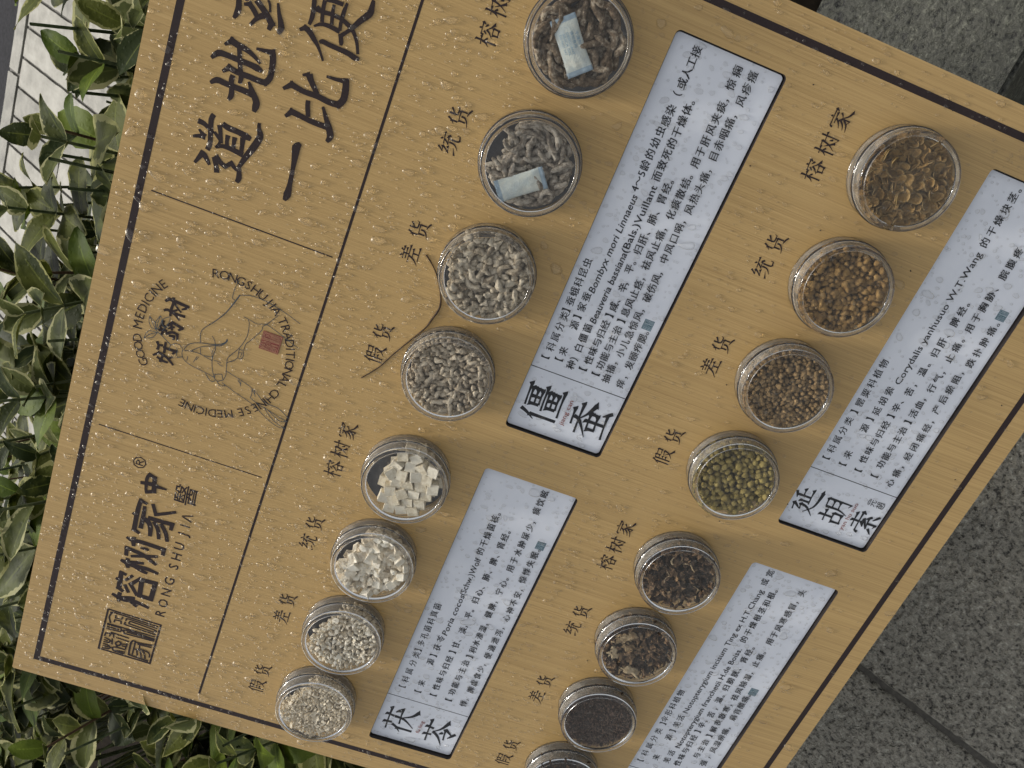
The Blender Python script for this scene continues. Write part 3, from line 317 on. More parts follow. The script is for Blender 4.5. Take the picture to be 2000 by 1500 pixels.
# ------------------------------------------------------------------ print: glyph outlines
def parse(s): return [[tuple(float(x) for x in p.split(',')) for p in st.split(' ')] for st in s.split(';')]
def split_corners(pts, lim=48):
    out, cur = [], [pts[0]]
    for i in range(1, len(pts)):
        cur.append(pts[i])
        if i < len(pts) - 1:
            a = (pts[i][0] - pts[i - 1][0], pts[i][1] - pts[i - 1][1]); b = (pts[i + 1][0] - pts[i][0], pts[i + 1][1] - pts[i][1])
            d = abs(math.degrees(math.atan2(a[0] * b[1] - a[1] * b[0], a[0] * b[0] + a[1] * b[1])))
            if d > lim: out.append((cur, True)); cur = [pts[i]]
    out.append((cur, False)); return out
def ribbon(mb, pts, z, tx, mi=0, smooth=True, sub=4):
    """pts (x, y, width) in y-down units; tx maps (x, y) to metres; one flat band per run between corners."""
    segs = split_corners(pts); prev_corner = False
    for run, corner in segs:
        run = [list(p) for p in run]
        if prev_corner:
            dx, dy = run[0][0] - run[1][0], run[0][1] - run[1][1]; l = math.hypot(dx, dy) or 1
            run[0][0] += dx / l * run[0][2] * 0.42; run[0][1] += dy / l * run[0][2] * 0.42
        if corner:
            dx, dy = run[-1][0] - run[-2][0], run[-1][1] - run[-2][1]; l = math.hypot(dx, dy) or 1
            run[-1][0] += dx / l * run[-1][2] * 0.42; run[-1][1] += dy / l * run[-1][2] * 0.42
        prev_corner = corner
        P = []
        n = len(run)
        if n > 2 and smooth:
            for i in range(n - 1):
                p0, p1, p2, p3 = run[max(i - 1, 0)], run[i], run[i + 1], run[min(i + 2, n - 1)]
                for k in range(sub):
                    t = k / sub; t2, t3 = t * t, t * t * t
                    P.append([0.5 * (2 * p1[j] + (p2[j] - p0[j]) * t + (2 * p0[j] - 5 * p1[j] + 4 * p2[j] - p3[j]) * t2 + (3 * p1[j] - p0[j] - 3 * p2[j] + p3[j]) * t3) for j in (0, 1)] + [p1[2] + (p2[2] - p1[2]) * t])
            P.append(run[-1])
        else: P = run
        V = []
        for i, p in enumerate(P):
            q0, q1 = P[max(i - 1, 0)], P[min(i + 1, len(P) - 1)]
            dx, dy = q1[0] - q0[0], q1[1] - q0[1]; l = math.hypot(dx, dy) or 1
            nx, ny = -dy / l * p[2] / 2, dx / l * p[2] / 2
            for s in (1, -1):
                x, y = tx(p[0] + nx * s, p[1] + ny * s); V.append((x, y, z[0]))
        F = [(2 * i, 2 * i + 1, 2 * i + 3, 2 * i + 2) for i in range(len(P) - 1)]
        mb.add(V, F, mi); z[0] += 0.000006
    return mb
def fix_up(o):
    """turn every face of a flat print upwards"""
    me = o.data; bm = bmesh.new(); bm.from_mesh(me)
    for f in bm.faces:
        f.normal_update()
        if f.normal.z < 0: f.normal_flip()
    bm.to_mesh(me); bm.free(); return o
# brush skeletons, 100 x 100 box, y down: kind then points
KAI = {
'货': "p 30,4 22,20 6,36|v 20,20 20,50|p 74,8 60,20 44,30|k 50,3 50,34 58,42 82,41 86,30|v 28,54 28,84|h 28,55 72,52|v 72,52 72,82|p 50,60 48,76 34,90 10,99|d 58,84 78,90 92,99",
'统': "p 28,4 20,16 8,28|h 8,29 34,24|p 34,24 22,42 8,55|h 8,56 38,48|t 6,86 40,72|d 60,3 68,14|h 42,24 94,18|p 64,22 56,34 44,43|h 44,44 84,38|d 72,30 88,46|p 58,46 54,74 32,94|k 72,44 72,82 80,90 96,86 97,72",
'差': "d 30,3 40,14|p 68,2 58,15|h 20,20 82,16|h 24,33 78,30|h 8,47 94,43|v 50,18 50,46|p 44,46 30,74 4,98|h 36,64 82,60|v 60,63 60,90|h 26,93 95,89",
'假': "p 26,3 18,22 4,42|v 17,28 17,98|h 34,13 56,10|v 55,10 55,33|h 34,33 55,31|v 35,12 35,96|h 36,52 52,50|h 36,70 53,67|h 62,13 88,10|v 88,10 86,34|h 64,34 88,31|h 60,50 86,46|p 86,47 76,74 52,96|n 62,54 78,78 99,95",
'榕': "h 3,31 38,26|v 21,3 21,98|p 19,34 14,52 2,66|d 25,42 36,54|d 66,3 70,13|d 46,15 43,30|h 46,19 94,15|p 93,16 86,28|p 60,27 48,42|d 76,27 90,38|p 68,36 58,52 40,68|n 68,38 82,54 99,66|v 54,68 56,95|h 54,68 82,65|v 82,65 80,95|h 56,92 81,90",
'树': "h 2,31 34,27|v 18,3 18,98|p 17,34 12,50 1,64|d 22,42 32,54|h 36,24 60,21|p 59,22 50,58 32,90|n 38,38 50,58 64,80|h 62,32 99,28|k 84,3 84,90 72,82|d 68,50 76,66",
'家': "d 50,1 55,10|d 14,14 9,30|h 13,18 90,14|p 89,15 80,28|h 28,31 74,28|p 50,31 34,48 12,60|k 38,42 54,58 56,94 42,86|p 46,54 32,70 10,80|p 53,67 36,86 6,96|p 80,42 72,50 60,58|n 56,52 74,78 99,92",
'僵': "p 24,3 16,22 3,42|v 15,28 15,98|h 34,9 96,6|v 42,17 43,42|h 42,17 86,14|v 86,15 84,42|h 43,30 84,28|v 63,16 63,42|h 43,42 84,40|h 30,52 98,49|v 42,60 43,85|h 42,60 86,57|v 86,58 84,85|h 43,72 84,70|v 63,59 63,85|h 43,85 84,83|h 26,97 99,93",
'蚕': "h 28,8 74,5|h 8,25 92,21|p 52,8 44,26 4,54|n 50,24 68,38 97,52|v 28,50 30,72|h 28,50 72,47|v 72,48 70,70|h 30,70 70,67|v 50,38 50,91|h 12,95 82,88|d 74,76 90,98",
'延': "p 78,3 52,14|v 66,12 66,60|h 66,34 92,31|v 48,28 48,62|h 40,64 96,60|h 6,20 34,16|p 33,17 14,42|h 14,44 36,40|p 35,41 28,66 2,95|n 8,58 34,84 62,91 99,93",
'胡': "h 3,27 47,23|v 25,3 25,53|v 9,55 10,90|h 9,55 42,52|v 42,52 41,88|h 10,86 41,83|p 58,10 58,60 46,96|h 58,11 90,8|k 90,9 90,94 78,86|h 60,34 88,32|h 60,57 88,55",
'索': "h 22,15 80,11|v 50,1 50,28|d 14,30 9,46|h 13,33 90,29|p 89,30 82,42|p 54,36 34,50|h 34,50 62,46|p 68,42 28,66|h 30,66 74,60|d 66,50 80,68|k 52,64 52,95 40,88|p 34,74 14,93|d 68,74 90,93",
'茯': "h 6,17 94,13|v 34,3 36,29|v 66,2 62,29|p 30,30 22,46 5,62|v 20,48 20,98|h 36,52 97,47|p 62,30 58,62 32,98|n 62,52 78,80 100,96|d 78,28 90,41",
'苓': "h 6,17 94,13|v 34,3 36,28|v 66,2 62,28|p 50,28 34,50 2,70|n 50,30 68,50 99,66|d 46,50 55,60|h 26,70 70,65|p 70,66 50,90|d 38,80 62,99",
}
PROF = {'h': (0.62, 0.5, 0.55, 1.05), 'v': (1.15, 0.9, 0.85, 0.95), 'p': (1.15, 0.95, 0.7, 0.18), 'n': (0.3, 0.6, 1.05, 1.5), 'd': (0.35, 0.8, 1.15, 1.0), 'k': (1.0, 0.9, 0.9, 0.25), 't': (1.1, 0.7, 0.4, 0.2)}
def brush_char(mb, ch, cx, cy, size, w, z, mi=0):
    """cx, cy in board millimetres (v down); size mm; w = stroke weight in 1/100 of the box"""
    tx = lambda x, y: (mm(cx + (x - 50) * size / 100), -mm(cy + (y - 50) * size / 100))
    for st in KAI[ch].split('|'):
        k, *ps = st.split(' '); P = [tuple(float(q) for q in p.split(',')) for p in ps]
        pr = PROF[k]; L = [0]
        for a, b in zip(P, P[1:]): L.append(L[-1] + math.hypot(b[0] - a[0], b[1] - a[1]))
        out = []
        m = 5 if len(P) == 2 else 0
        if m:
            for i in range(m + 1):
                t = i / m; bow = math.sin(t * math.pi) * (0.9 if k == 'h' else -0.8 if k == 'p' else 0)
                out.append((P[0][0] + (P[1][0] - P[0][0]) * t, P[0][1] + (P[1][1] - P[0][1]) * t - bow, t))
        else:
            out = [(p[0], p[1], l / L[-1]) for p, l in zip(P, L)]
        def wd(t):
            f = t * 3; i = min(int(f), 2); return (pr[i] + (pr[i + 1] - pr[i]) * (f - i)) * w
        R_ = [(x, y, wd(t)) for x, y, t in out]
        ribbon(mb, R_, z, tx, mi)
        x0, y0 = P[0]; x1, y1 = P[-1]
        if k == 'h':                      # the pressed end of a horizontal stroke
            V = [tx(x1 - w * 1.1, y1 - w * 0.2), tx(x1 - w * 0.2, y1 - w * 0.95), tx(x1 + w * 0.75, y1 + w * 0.35), tx(x1 - w * 0.3, y1 + w * 0.5)]
            mb.add([(x, y, z[0]) for x, y in V], [(0, 1, 2, 3)], mi); z[0] += 0.000006
        elif k == 'v':                    # the slanted entry of a vertical stroke
            V = [tx(x0 - w * 0.95, y0 - w * 0.35), tx(x0 + w * 0.2, y0 - w * 0.2), tx(x0 + w * 0.6, y0 + w * 1.0), tx(x0 - w * 0.4, y0 + w * 0.8)]
            mb.add([(x, y, z[0]) for x, y in V], [(0, 1, 2, 3)], mi); z[0] += 0.000006
        elif k == 'n':
            V = [tx(x1 - w * 0.6, y1 - w * 1.0), tx(x1 + w * 1.3, y1 - w * 0.1), tx(x1 - w * 0.9, y1 + w * 0.75)]
            mb.add([(x, y, z[0]) for x, y in V], [(0, 1, 2)], mi); z[0] += 0.000006

# outlines of typeset text, read once from text curves
_want = {}
def want(s, off=0.0): _want.setdefault((s, off), None)
def fetch():
    objs = []
    for (s, off) in _want:
        c = bpy.data.curves.new("t", 'FONT'); c.body = s; c.size = 1.0; c.resolution_u = 2; c.offset = off
        o = bpy.data.objects.new("t", c); COL.objects.link(o); objs.append(((s, off), o, c))
    bpy.context.view_layer.update(); dg = bpy.context.evaluated_depsgraph_get()
    for k, o, c in objs:
        me = o.evaluated_get(dg).to_mesh()
        _want[k] = ([(v.co.x, v.co.y) for v in me.vertices], [tuple(p.vertices) for p in me.polygons])
        o.evaluated_get(dg).to_mesh_clear()
    for k, o, c in objs: bpy.data.objects.remove(o); bpy.data.curves.remove(c)
def bounds(k):
    v = _want[k][0]; xs = [p[0] for p in v]; ys = [p[1] for p in v]
    return min(xs), max(xs), min(ys), max(ys)
CJ_OFF = 0.0
for _, segs in TEXT_ROWS:
    for t, *_r in segs:
        if t[0] in '~|': want(t[1:], 0.008)
        else:
            for ch in t: want(ch, CJ_OFF)
for s in ("jiang can", "fu ling", "yan hu suo", "®", "干燥剂", "请勿食用", "DESICCANT", "SILICA GEL", "DO NOT EAT"): want(s, 0.004)
for ch in "RONGSHUJIΛADTLCEM": want(ch, 0.0)
for ch in "RONGSHUJIΛ": want(ch, 0.014)
want('国', CJ_OFF); want('醫', 0.0); want('元', 0.0); want('胡', 0.0); want('（', 0.0); want('）', 0.0)
fetch()
_b = bounds(('国', CJ_OFF)); EMX, EMY, EMH = (_b[0] + _b[1]) / 2, (_b[2] + _b[3]) / 2, (_b[3] - _b[2]) / 0.86
def put_glyph(mb, key, cx, cy, size, z, mi=0, rot=0.0, shear=0.07, center=None, asp=1.0):
    """size = em in mm; cx, cy board mm; rot turns the glyph counter-clockwise on the board"""
    V, F = _want[key]; ox, oy = center or (EMX, EMY); k = size / EMH; c, s = math.cos(rot), math.sin(rot)
    out = []
    for x, y in V:
        x = (x - ox) * k * asp; y = (y - oy) * k + shear * x
        X, Y = x * c - y * s, x * s + y * c
        out.append((mm(cx + X), -mm(cy) + mm(Y), z[0]))
    mb.add(out, F, mi); z[0] += 0.000004
def put_line(mb, s, u0, u1, v, h, z, off, mi=0, slant=0.0):
    """a latin line stretched between u0 and u1; h = cap height in mm; v = line centre"""
    V, F = _want[(s, off)]; x0, x1, y0, y1 = bounds((s, off)); cap = EMH * 0.73
    sx = (u1 - u0) / (x1 - x0); k = h / cap
    out = [(mm(u0 + (x - x0) * sx + slant * y * k), -mm(v + h / 2) + mm(y * k), z[0]) for x, y in V]
    mb.add(out, F, mi); z[0] += 0.00001

# ------------------------------------------------------------------ setting: ground
def ground_sheet(name, x0, x1, y0, y1, z, mat, thick=0.0):
    v, f = box(x0, x1, y0, y1, z - max(thick, 0.002), z)
    return tag(link(name, mesh(name, v, f, [mat])), kind='structure')
ground_sheet("ground", -60, 60, -60, 60, -0.06, M['soil'], 0.1)
# flamed granite flagstones in front of the board
pav = bpy.data.objects.new("pavement", None); COL.objects.link(pav); pav["kind"] = 'structure'
bed_v, bed_f = box(-3.0, 2.4, -1.6, 0.30, -0.04, -0.007)
link("mortar_bed", mesh("mortar_bed", bed_v, bed_f, [M['mortar']]), pav)
def slab_mesh(w, h, t, name, mat, chip=0.003, seed=1, nx=14):
    rr = random.Random(seed); ny = max(3, int(nx * h / w)); V = []; F = []
    for j in range(ny + 1):
        for i in range(nx + 1):
            x, y = w * i / nx - w / 2, h * j / ny - h / 2
            e = i in (0, nx) or j in (0, ny)
            if e: x += rr.uniform(-chip, chip) * 0.6; y += rr.uniform(-chip, chip) * 0.6
            V.append((x, y, (-chip * rr.uniform(0.6, 1.6) if e else rr.uniform(-0.0004, 0.0004))))
    for j in range(ny):
        for i in range(nx):
            a = j * (nx + 1) + i; F.append((a, a + 1, a + nx + 2, a + nx + 1))
    ring = [i for i in range(nx + 1)] + [(j + 1) * (nx + 1) - 1 for j in range(1, ny + 1)] + [ny * (nx + 1) + i for i in range(nx - 1, -1, -1)] + [j * (nx + 1) for j in range(ny - 1, 0, -1)]
    b = len(V)
    for i in ring: V.append((V[i][0], V[i][1], -t))
    for k in range(len(ring)): k2 = (k + 1) % len(ring); F.append((ring[k], b + k, b + k2, ring[k2]))
    return mesh(name, V, F, [mat])
def rough_slab(w, h, t, seed, step=0.003):
    """flamed stone: a fine grid broken up into pits and ridges, with worn edges"""
    nx, ny = int(w / step), int(h / step); V = []; F = []
    for j in range(ny + 1):
        for i in range(nx + 1):
            x, y = w * i / nx - w / 2, h * j / ny - h / 2
            n1 = noise.noise((x * 95, y * 95, seed)); n2 = noise.noise((x * 230, y * 230, seed + 4)); n3 = noise.noise((x * 14, y * 14, seed + 9))
            z = 0.0016 * (abs(n1) ** 0.7 * (1 if n1 > 0 else -1.3)) + 0.0009 * n2 + 0.0008 * n3
            d = min(i, nx - i, j, ny - j)
            if d == 0: z -= 0.006 + 0.003 * n3; x += 0.003 * n1; y += 0.003 * n2
            elif d == 1: z -= 0.002 + 0.001 * n1
            V.append((x, y, z - 0.001))
    k = nx + 1
    F = [(j * k + i, j * k + i + 1, (j + 1) * k + i + 1, (j + 1) * k + i) for j in range(ny) for i in range(nx)]
    ring = list(range(k)) + [(j + 1) * k - 1 for j in range(1, ny + 1)] + [ny * k + i for i in range(nx - 1, -1, -1)] + [j * k for j in range(ny - 1, 0, -1)]
    b = len(V); V += [(V[i][0], V[i][1], -t) for i in ring]
    F += [(ring[q], b + q, b + (q + 1) % len(ring), ring[(q + 1) % len(ring)]) for q in range(len(ring))]
    return mesh("flagstone", V, F, [M['granite']], True)
sl = [rough_slab(0.591, 0.891, 0.03, s * 7.3) for s in (1, 2)]
# the joint seen in the picture runs along x = -0.645
for i in range(-4, 5):
    for j in range(2):
        link("flagstone", sl[(i + j) % 2], pav, Matrix.Translation((-0.645 + 0.60 * i + 0.30, 0.262 - 0.45 - 0.90 * j, 0)) @ Matrix.Rotation(math.pi * ((i + j) % 2), 4, 'Z'))
# raised speckled kerb behind the board's foot
kerb = bpy.data.objects.new("granite_kerb", None); COL.objects.link(kerb)
tag(kerb, "speckled grey granite kerb stones beyond the board's right edge", "kerb")
kz = 0.14; ks = (CAM_Z - kz) / CAM_Z
ky0 = 0.277 * ks
def kerb_stone(x0, x1):
    bm = bmesh.new(); bmesh.ops.create_cube(bm, size=1)
    for v_ in bm.verts: v_.co = Vector(((x0 + x1) / 2 + v_.co.x * (x1 - x0), ky0 + 0.12 + v_.co.y * 0.24, kz / 2 - 0.03 + v_.co.z * (kz + 0.06)))
    bmesh.ops.bevel(bm, geom=bm.edges[:], offset=0.005, segments=2, affect='EDGES')
    me = bpy.data.meshes.new("kerb_stone"); bm.to_mesh(me); bm.free(); me.materials.append(M['granite_smooth']); link("kerb_stone", me, kerb)
kerb_stone(-1.155, -0.16); kerb_stone(-0.155, 0.84); kerb_stone(0.845, 1.8)
ground_sheet("planting_bed", -3.2, 3.0, ky0 + 0.2, 1.35, 0.09, M['soil'], 0.1)
# pale paving beyond the hedge, its border course and the wet road
ppv = bpy.data.objects.new("paving", None); COL.objects.link(ppv); ppv["kind"] = 'structure'
v, f = box(-2.16, 3.0, 1.4, 2.76, -0.05, -0.008); link("mortar_bed", mesh("mortar_bed", v, f, [M['mortar']]), ppv)
PXP = 0.0865
pm = slab_mesh(PXP - 0.008, 0.29, 0.03, "paver", M['paver'], 0.0015, 5, 4)
for i in range(-15, 26):
    for j in range(4):
        link("paver", pm, ppv, Matrix.Translation((-0.865 + PXP * i + PXP / 2, 2.685 - 0.148 - 0.297 * j, 0)))
pb = slab_mesh(0.49, 0.055, 0.03, "border_stone", M['paver'], 0.002, 6, 6)
for i in range(-9, 6): link("border_stone", pb, ppv, Matrix.Translation((0.5 * i, 2.722, 0.002)))
v, f = box(-60, 60, 2.77, 14, -0.05, -0.012); tag(link("road", mesh("road", v, f, [M['asphalt']])), kind='structure')

# ------------------------------------------------------------------ the display board
board = bpy.data.objects.new("display_board", None); COL.objects.link(board); board.matrix_world = MB
tag(board, "tilted bamboo-patterned display board carrying lettering, white plaques and jars", "display board")
U0, U1, V0, V1 = -589.5, 47.2, -184.8, 420.5
HOLES = [(-255.0, 11.8, 92.9, 162.4), (-556.5, -290.0, 92.6, 162.2), (-256.0, 10.6, 300.2, 371.8), (-557.5, -292.0, 300.4, 371.6)]
def rrect(u0, u1, v0, v1, r, n=5):
    P = []
    for cx, cy, a0 in ((u1 - r, v0 + r, -90), (u1 - r, v1 - r, 0), (u0 + r, v1 - r, 90), (u0 + r, v0 + r, 180)):
        for k in range(n + 1):
            a = math.radians(a0 + 90 * k / n); P.append((mm(cx + r * math.cos(a)), -mm(cy + r * math.sin(a)), 0))
    return P
def sheet_with_holes(outer, holes, z0, z1):
    cu = bpy.data.curves.new("sheet", 'CURVE'); cu.dimensions = '2D'; cu.fill_mode = 'BOTH'
    for P in [outer] + holes:
        s = cu.splines.new('POLY'); s.points.add(len(P) - 1); s.use_cyclic_u = True
        for q, p in zip(s.points, P): q.co = (p[0], p[1], 0, 1)
    cu.extrude = (z1 - z0) / 2
    o = bpy.data.objects.new("sheet", cu); COL.objects.link(o); bpy.context.view_layer.update()
    me = bpy.data.meshes.new_from_object(o.evaluated_get(bpy.context.evaluated_depsgraph_get()))
    bpy.data.objects.remove(o); me.transform(Matrix.Translation((0, 0, (z0 + z1) / 2)))
    return me
me = sheet_with_holes(rrect(U0, U1, V0, V1, 1.5, 3), [rrect(*h, 3.0) for h in HOLES], -0.0048, 0.0)
me.materials.clear(); me.materials.append(M['bamboo']); me.materials.append(M['dark'])
for p in me.polygons:
    c = p.center
    inner = U0 + 3 < c.x * 1000 < U1 - 3 and V0 + 3 < -c.y * 1000 < V1 - 3
    p.material_index = 1 if abs(p.normal.z) < 0.5 and inner else 0
link("face_sheet", me, board)
v, f = box(mm(U0 + 0.4), mm(U1 - 0.4), -mm(V1 - 0.4), -mm(V0 + 0.4), -0.016, -0.0052)
link("backing_sheet", mesh("backing_sheet", v, f, [M['dark']]), board)
# stand: two posts and a rail under the board
def bar(mb, a, b, w):
    a, b = Vector(a), Vector(b); d = (b - a).normalized(); x = d.orthogonal().normalized(); y = d.cross(x)
    V = [tuple(p + x * sx * w + y * sy * w) for p in (a, b) for sx, sy in ((-1, -1), (1, -1), (1, 1), (-1, 1))]
    mb.add(V, [(0, 3, 2, 1), (4, 5, 6, 7), (0, 1, 5, 4), (1, 2, 6, 5), (2, 3, 7, 6), (3, 0, 4, 7)])
for u in (-480, -70):
    mb = MB_(); top = MB @ Vector((mm(u), -mm(150), -0.017)); bar(mb, (top.x, top.y + 0.02, 0.0), (top.x, top.y + 0.02, top.z - 0.015), 0.02)
    o = mb.build("post", [M['steel']]); o.parent = board; o.matrix_parent_inverse = MB.inverted()

# printed border and lines
def flat_rects(name, rects, mat, z, parent=board):
    mb = MB_()
    for (a, b, c, d) in rects: mb.add([(mm(a), -mm(d), z), (mm(b), -mm(d), z), (mm(b), -mm(c), z), (mm(a), -mm(c), z)], [(0, 1, 2, 3)])
    return mb.build(name, [mat], parent)
zp = 0.00006
BW = 4.4; bu0, bu1, bv0, bv1 = -574.8, 34.2, -170.9, 407.8
for r in ((bu0, bu1, bv0, bv0 + BW), (bu0, bu1, bv1 - BW, bv1), (bu0, bu0 + BW, bv0 + BW, bv1 - BW), (bu1 - BW, bu1, bv0 + BW, bv1 - BW)):
    flat_rects("border_stripe", [r], M['ink'], zp)
flat_rects("heading_line", [(-562.3, 21, -45.2, -43.5)], M['ink'], zp)
flat_rects("divider_line", [(-185.8, -185.0, -161.8, -48.4)], M['ink'], zp)
flat_rects("divider_line", [(-354.9, -354.1, -161.8, -48.9)], M['ink'], zp)
def print_strokes(name, data, mat, z0=zp, parent=board, tx=None, wk=1.0, wmin=0.0):
    mb = MB_(); z = [z0]; t = tx or (lambda x, y: (mm(x), -mm(y)))
    for st in parse(data): ribbon(mb, [(x, y, max(w * wk, wmin)) for x, y, w in st], z, t)
    return fix_up(mb.build(name, [mat], parent))
print_strokes("headline_lettering", HEADLINE, M['ink'], wk=1.08)
print_strokes("logo_lettering", LOGO, M['ink'], wk=1.12)
print_strokes("seal_stamp", STAMP, M['ink'], wk=1.3)
print_strokes("hand_drawing", HAND, M['teal_line'], zp + 0.0004, wmin=0.42)
print_strokes("brush_lettering", BRUSH, M['ink'], zp + 0.0001)
mb = MB_(); z = [zp]
for ch, u, v in zip("RONGSHUJIΛ", (-495.8, -486.1, -475.4, -464.8, -450.7, -441.4, -431.8, -421.0, -413.3, -405.8), [-89.7] * 10):
    b = bounds((ch, 0.014)); put_glyph(mb, (ch, 0.014), u, v, 10.2, z, 0, 0, 0, ((b[0] + b[1]) / 2, EMH * 0.365))
fix_up(mb.build("latin_lettering", [M['ink']], board))
mb = MB_(); z = [zp]
put_glyph(mb, ('醫', 0.0), -388.2, -94.4, 17.5, z); put_glyph(mb, ('醫', 0.0), -387.85, -94.25, 17.5, z)
fix_up(mb.build("character", [M['ink']], board)); mb = MB_()
b = bounds(("®", 0.004)); put_glyph(mb, ("®", 0.004), -373.8, -130.1, 9.5 * EMH / (b[3] - b[2]), z, 0, 0, 0, ((b[0] + b[1]) / 2, (b[2] + b[3]) / 2))
fix_up(mb.build("registered_mark", [M['ink']], board))
# words on the circle
CX, CY, CR = -270.07, -102.83, 49.4
def arc(s, a0, a1):
    mb = MB_(); z = [zp + 0.0002]
    adv = [0.0]
    wd = [0.45 if c in " I" else 1.25 if c == 'M' else 1.0 for c in s]
    for i in range(1, len(s)): adv.append(adv[-1] + (wd[i - 1] + wd[i]) / 2)
    for c, a in zip(s, adv):
        if c == ' ': continue
        th = math.radians(a0 + (a1 - a0) * a / adv[-1]); b = bounds((c, 0.0))
        put_glyph(mb, (c, 0.0), CX + CR * math.cos(th), CY - CR * math.sin(th), 8.6, z, 0, th - math.pi / 2, 0, ((b[0] + b[1]) / 2, EMH * 0.365))
    fix_up(mb.build("arc_lettering", [M['ink']], board))
arc("GOOD MEDICINE", 124.9, 53.6)
arc("RONGSHUJIA TRADITIONAL CHINESE MEDICINE", 12.2, 167.9 - 360)
# the red seal: printed square with the stamp's lines left open
rs = bpy.data.objects.new("red_seal", None); COL.objects.link(rs); rs.parent = board
flat_rects("seal_ground", [(-261.0, -248.0, -75.6, -62.8)], M['red'], zp + 0.0003, rs)
sx = 13.0 / 34.0
xs = [p[0] for st in parse(STAMP) for p in st]; ys = [p[1] for st in parse(STAMP) for p in st]
SX0, SX1, SY0, SY1 = min(xs), max(xs), min(ys), max(ys)
def seal_tx(u0, u1, v0, v1): return lambda x, y: (mm(u0 + (x - SX0) / (SX1 - SX0) * (u1 - u0)), -mm(v0 + (y - SY0) / (SY1 - SY0) * (v1 - v0)))
def seal_lines(name, r, mat, z0, parent, w):
    mb = MB_(); z = [z0]; t = seal_tx(0, 1, 0, 1)
    for st in parse(STAMP): ribbon(mb, [(r[0] + (x - SX0) / (SX1 - SX0) * (r[1] - r[0]), r[2] + (y - SY0) / (SY1 - SY0) * (r[3] - r[2]), w) for x, y, _ in st], z, lambda x, y: (mm(x), -mm(y)), sub=2)
    return fix_up(mb.build(name, [mat], parent))
seal_lines("seal_line", (-260.4, -248.6, -75.0, -63.4), M['tan_print'], zp + 0.0004, rs, 0.30)

# row labels
JC = [-14.5 - 71.8 * i for i in range(4)] + [-314.1 - 71.9 * i for i in range(4)]
DC = [-14.3 - 71.8 * i for i in range(4)] + [-316.3 - 71.7 * i for i in range(4)]
names4 = ["榕树家", "统货", "差货", "假货"]
for cs, vv in ((JC, -4.3), (DC, 202.3)):
    for i, u in enumerate(cs):
        s = names4[i % 4]; mb = MB_(); z = [zp]
        if len(s) == 3:
            for ch, du in zip(s, (-15.6, 0.9, 16.0)): brush_char(mb, ch, u + du, vv, 12.8, 8.2, z)
        else:
            for ch, du in zip(s, (-8.0, 9.3)): brush_char(mb, ch, u + du, vv, 12.8, 8.2, z)
        fix_up(mb.build("caption", [M['ink']], board))

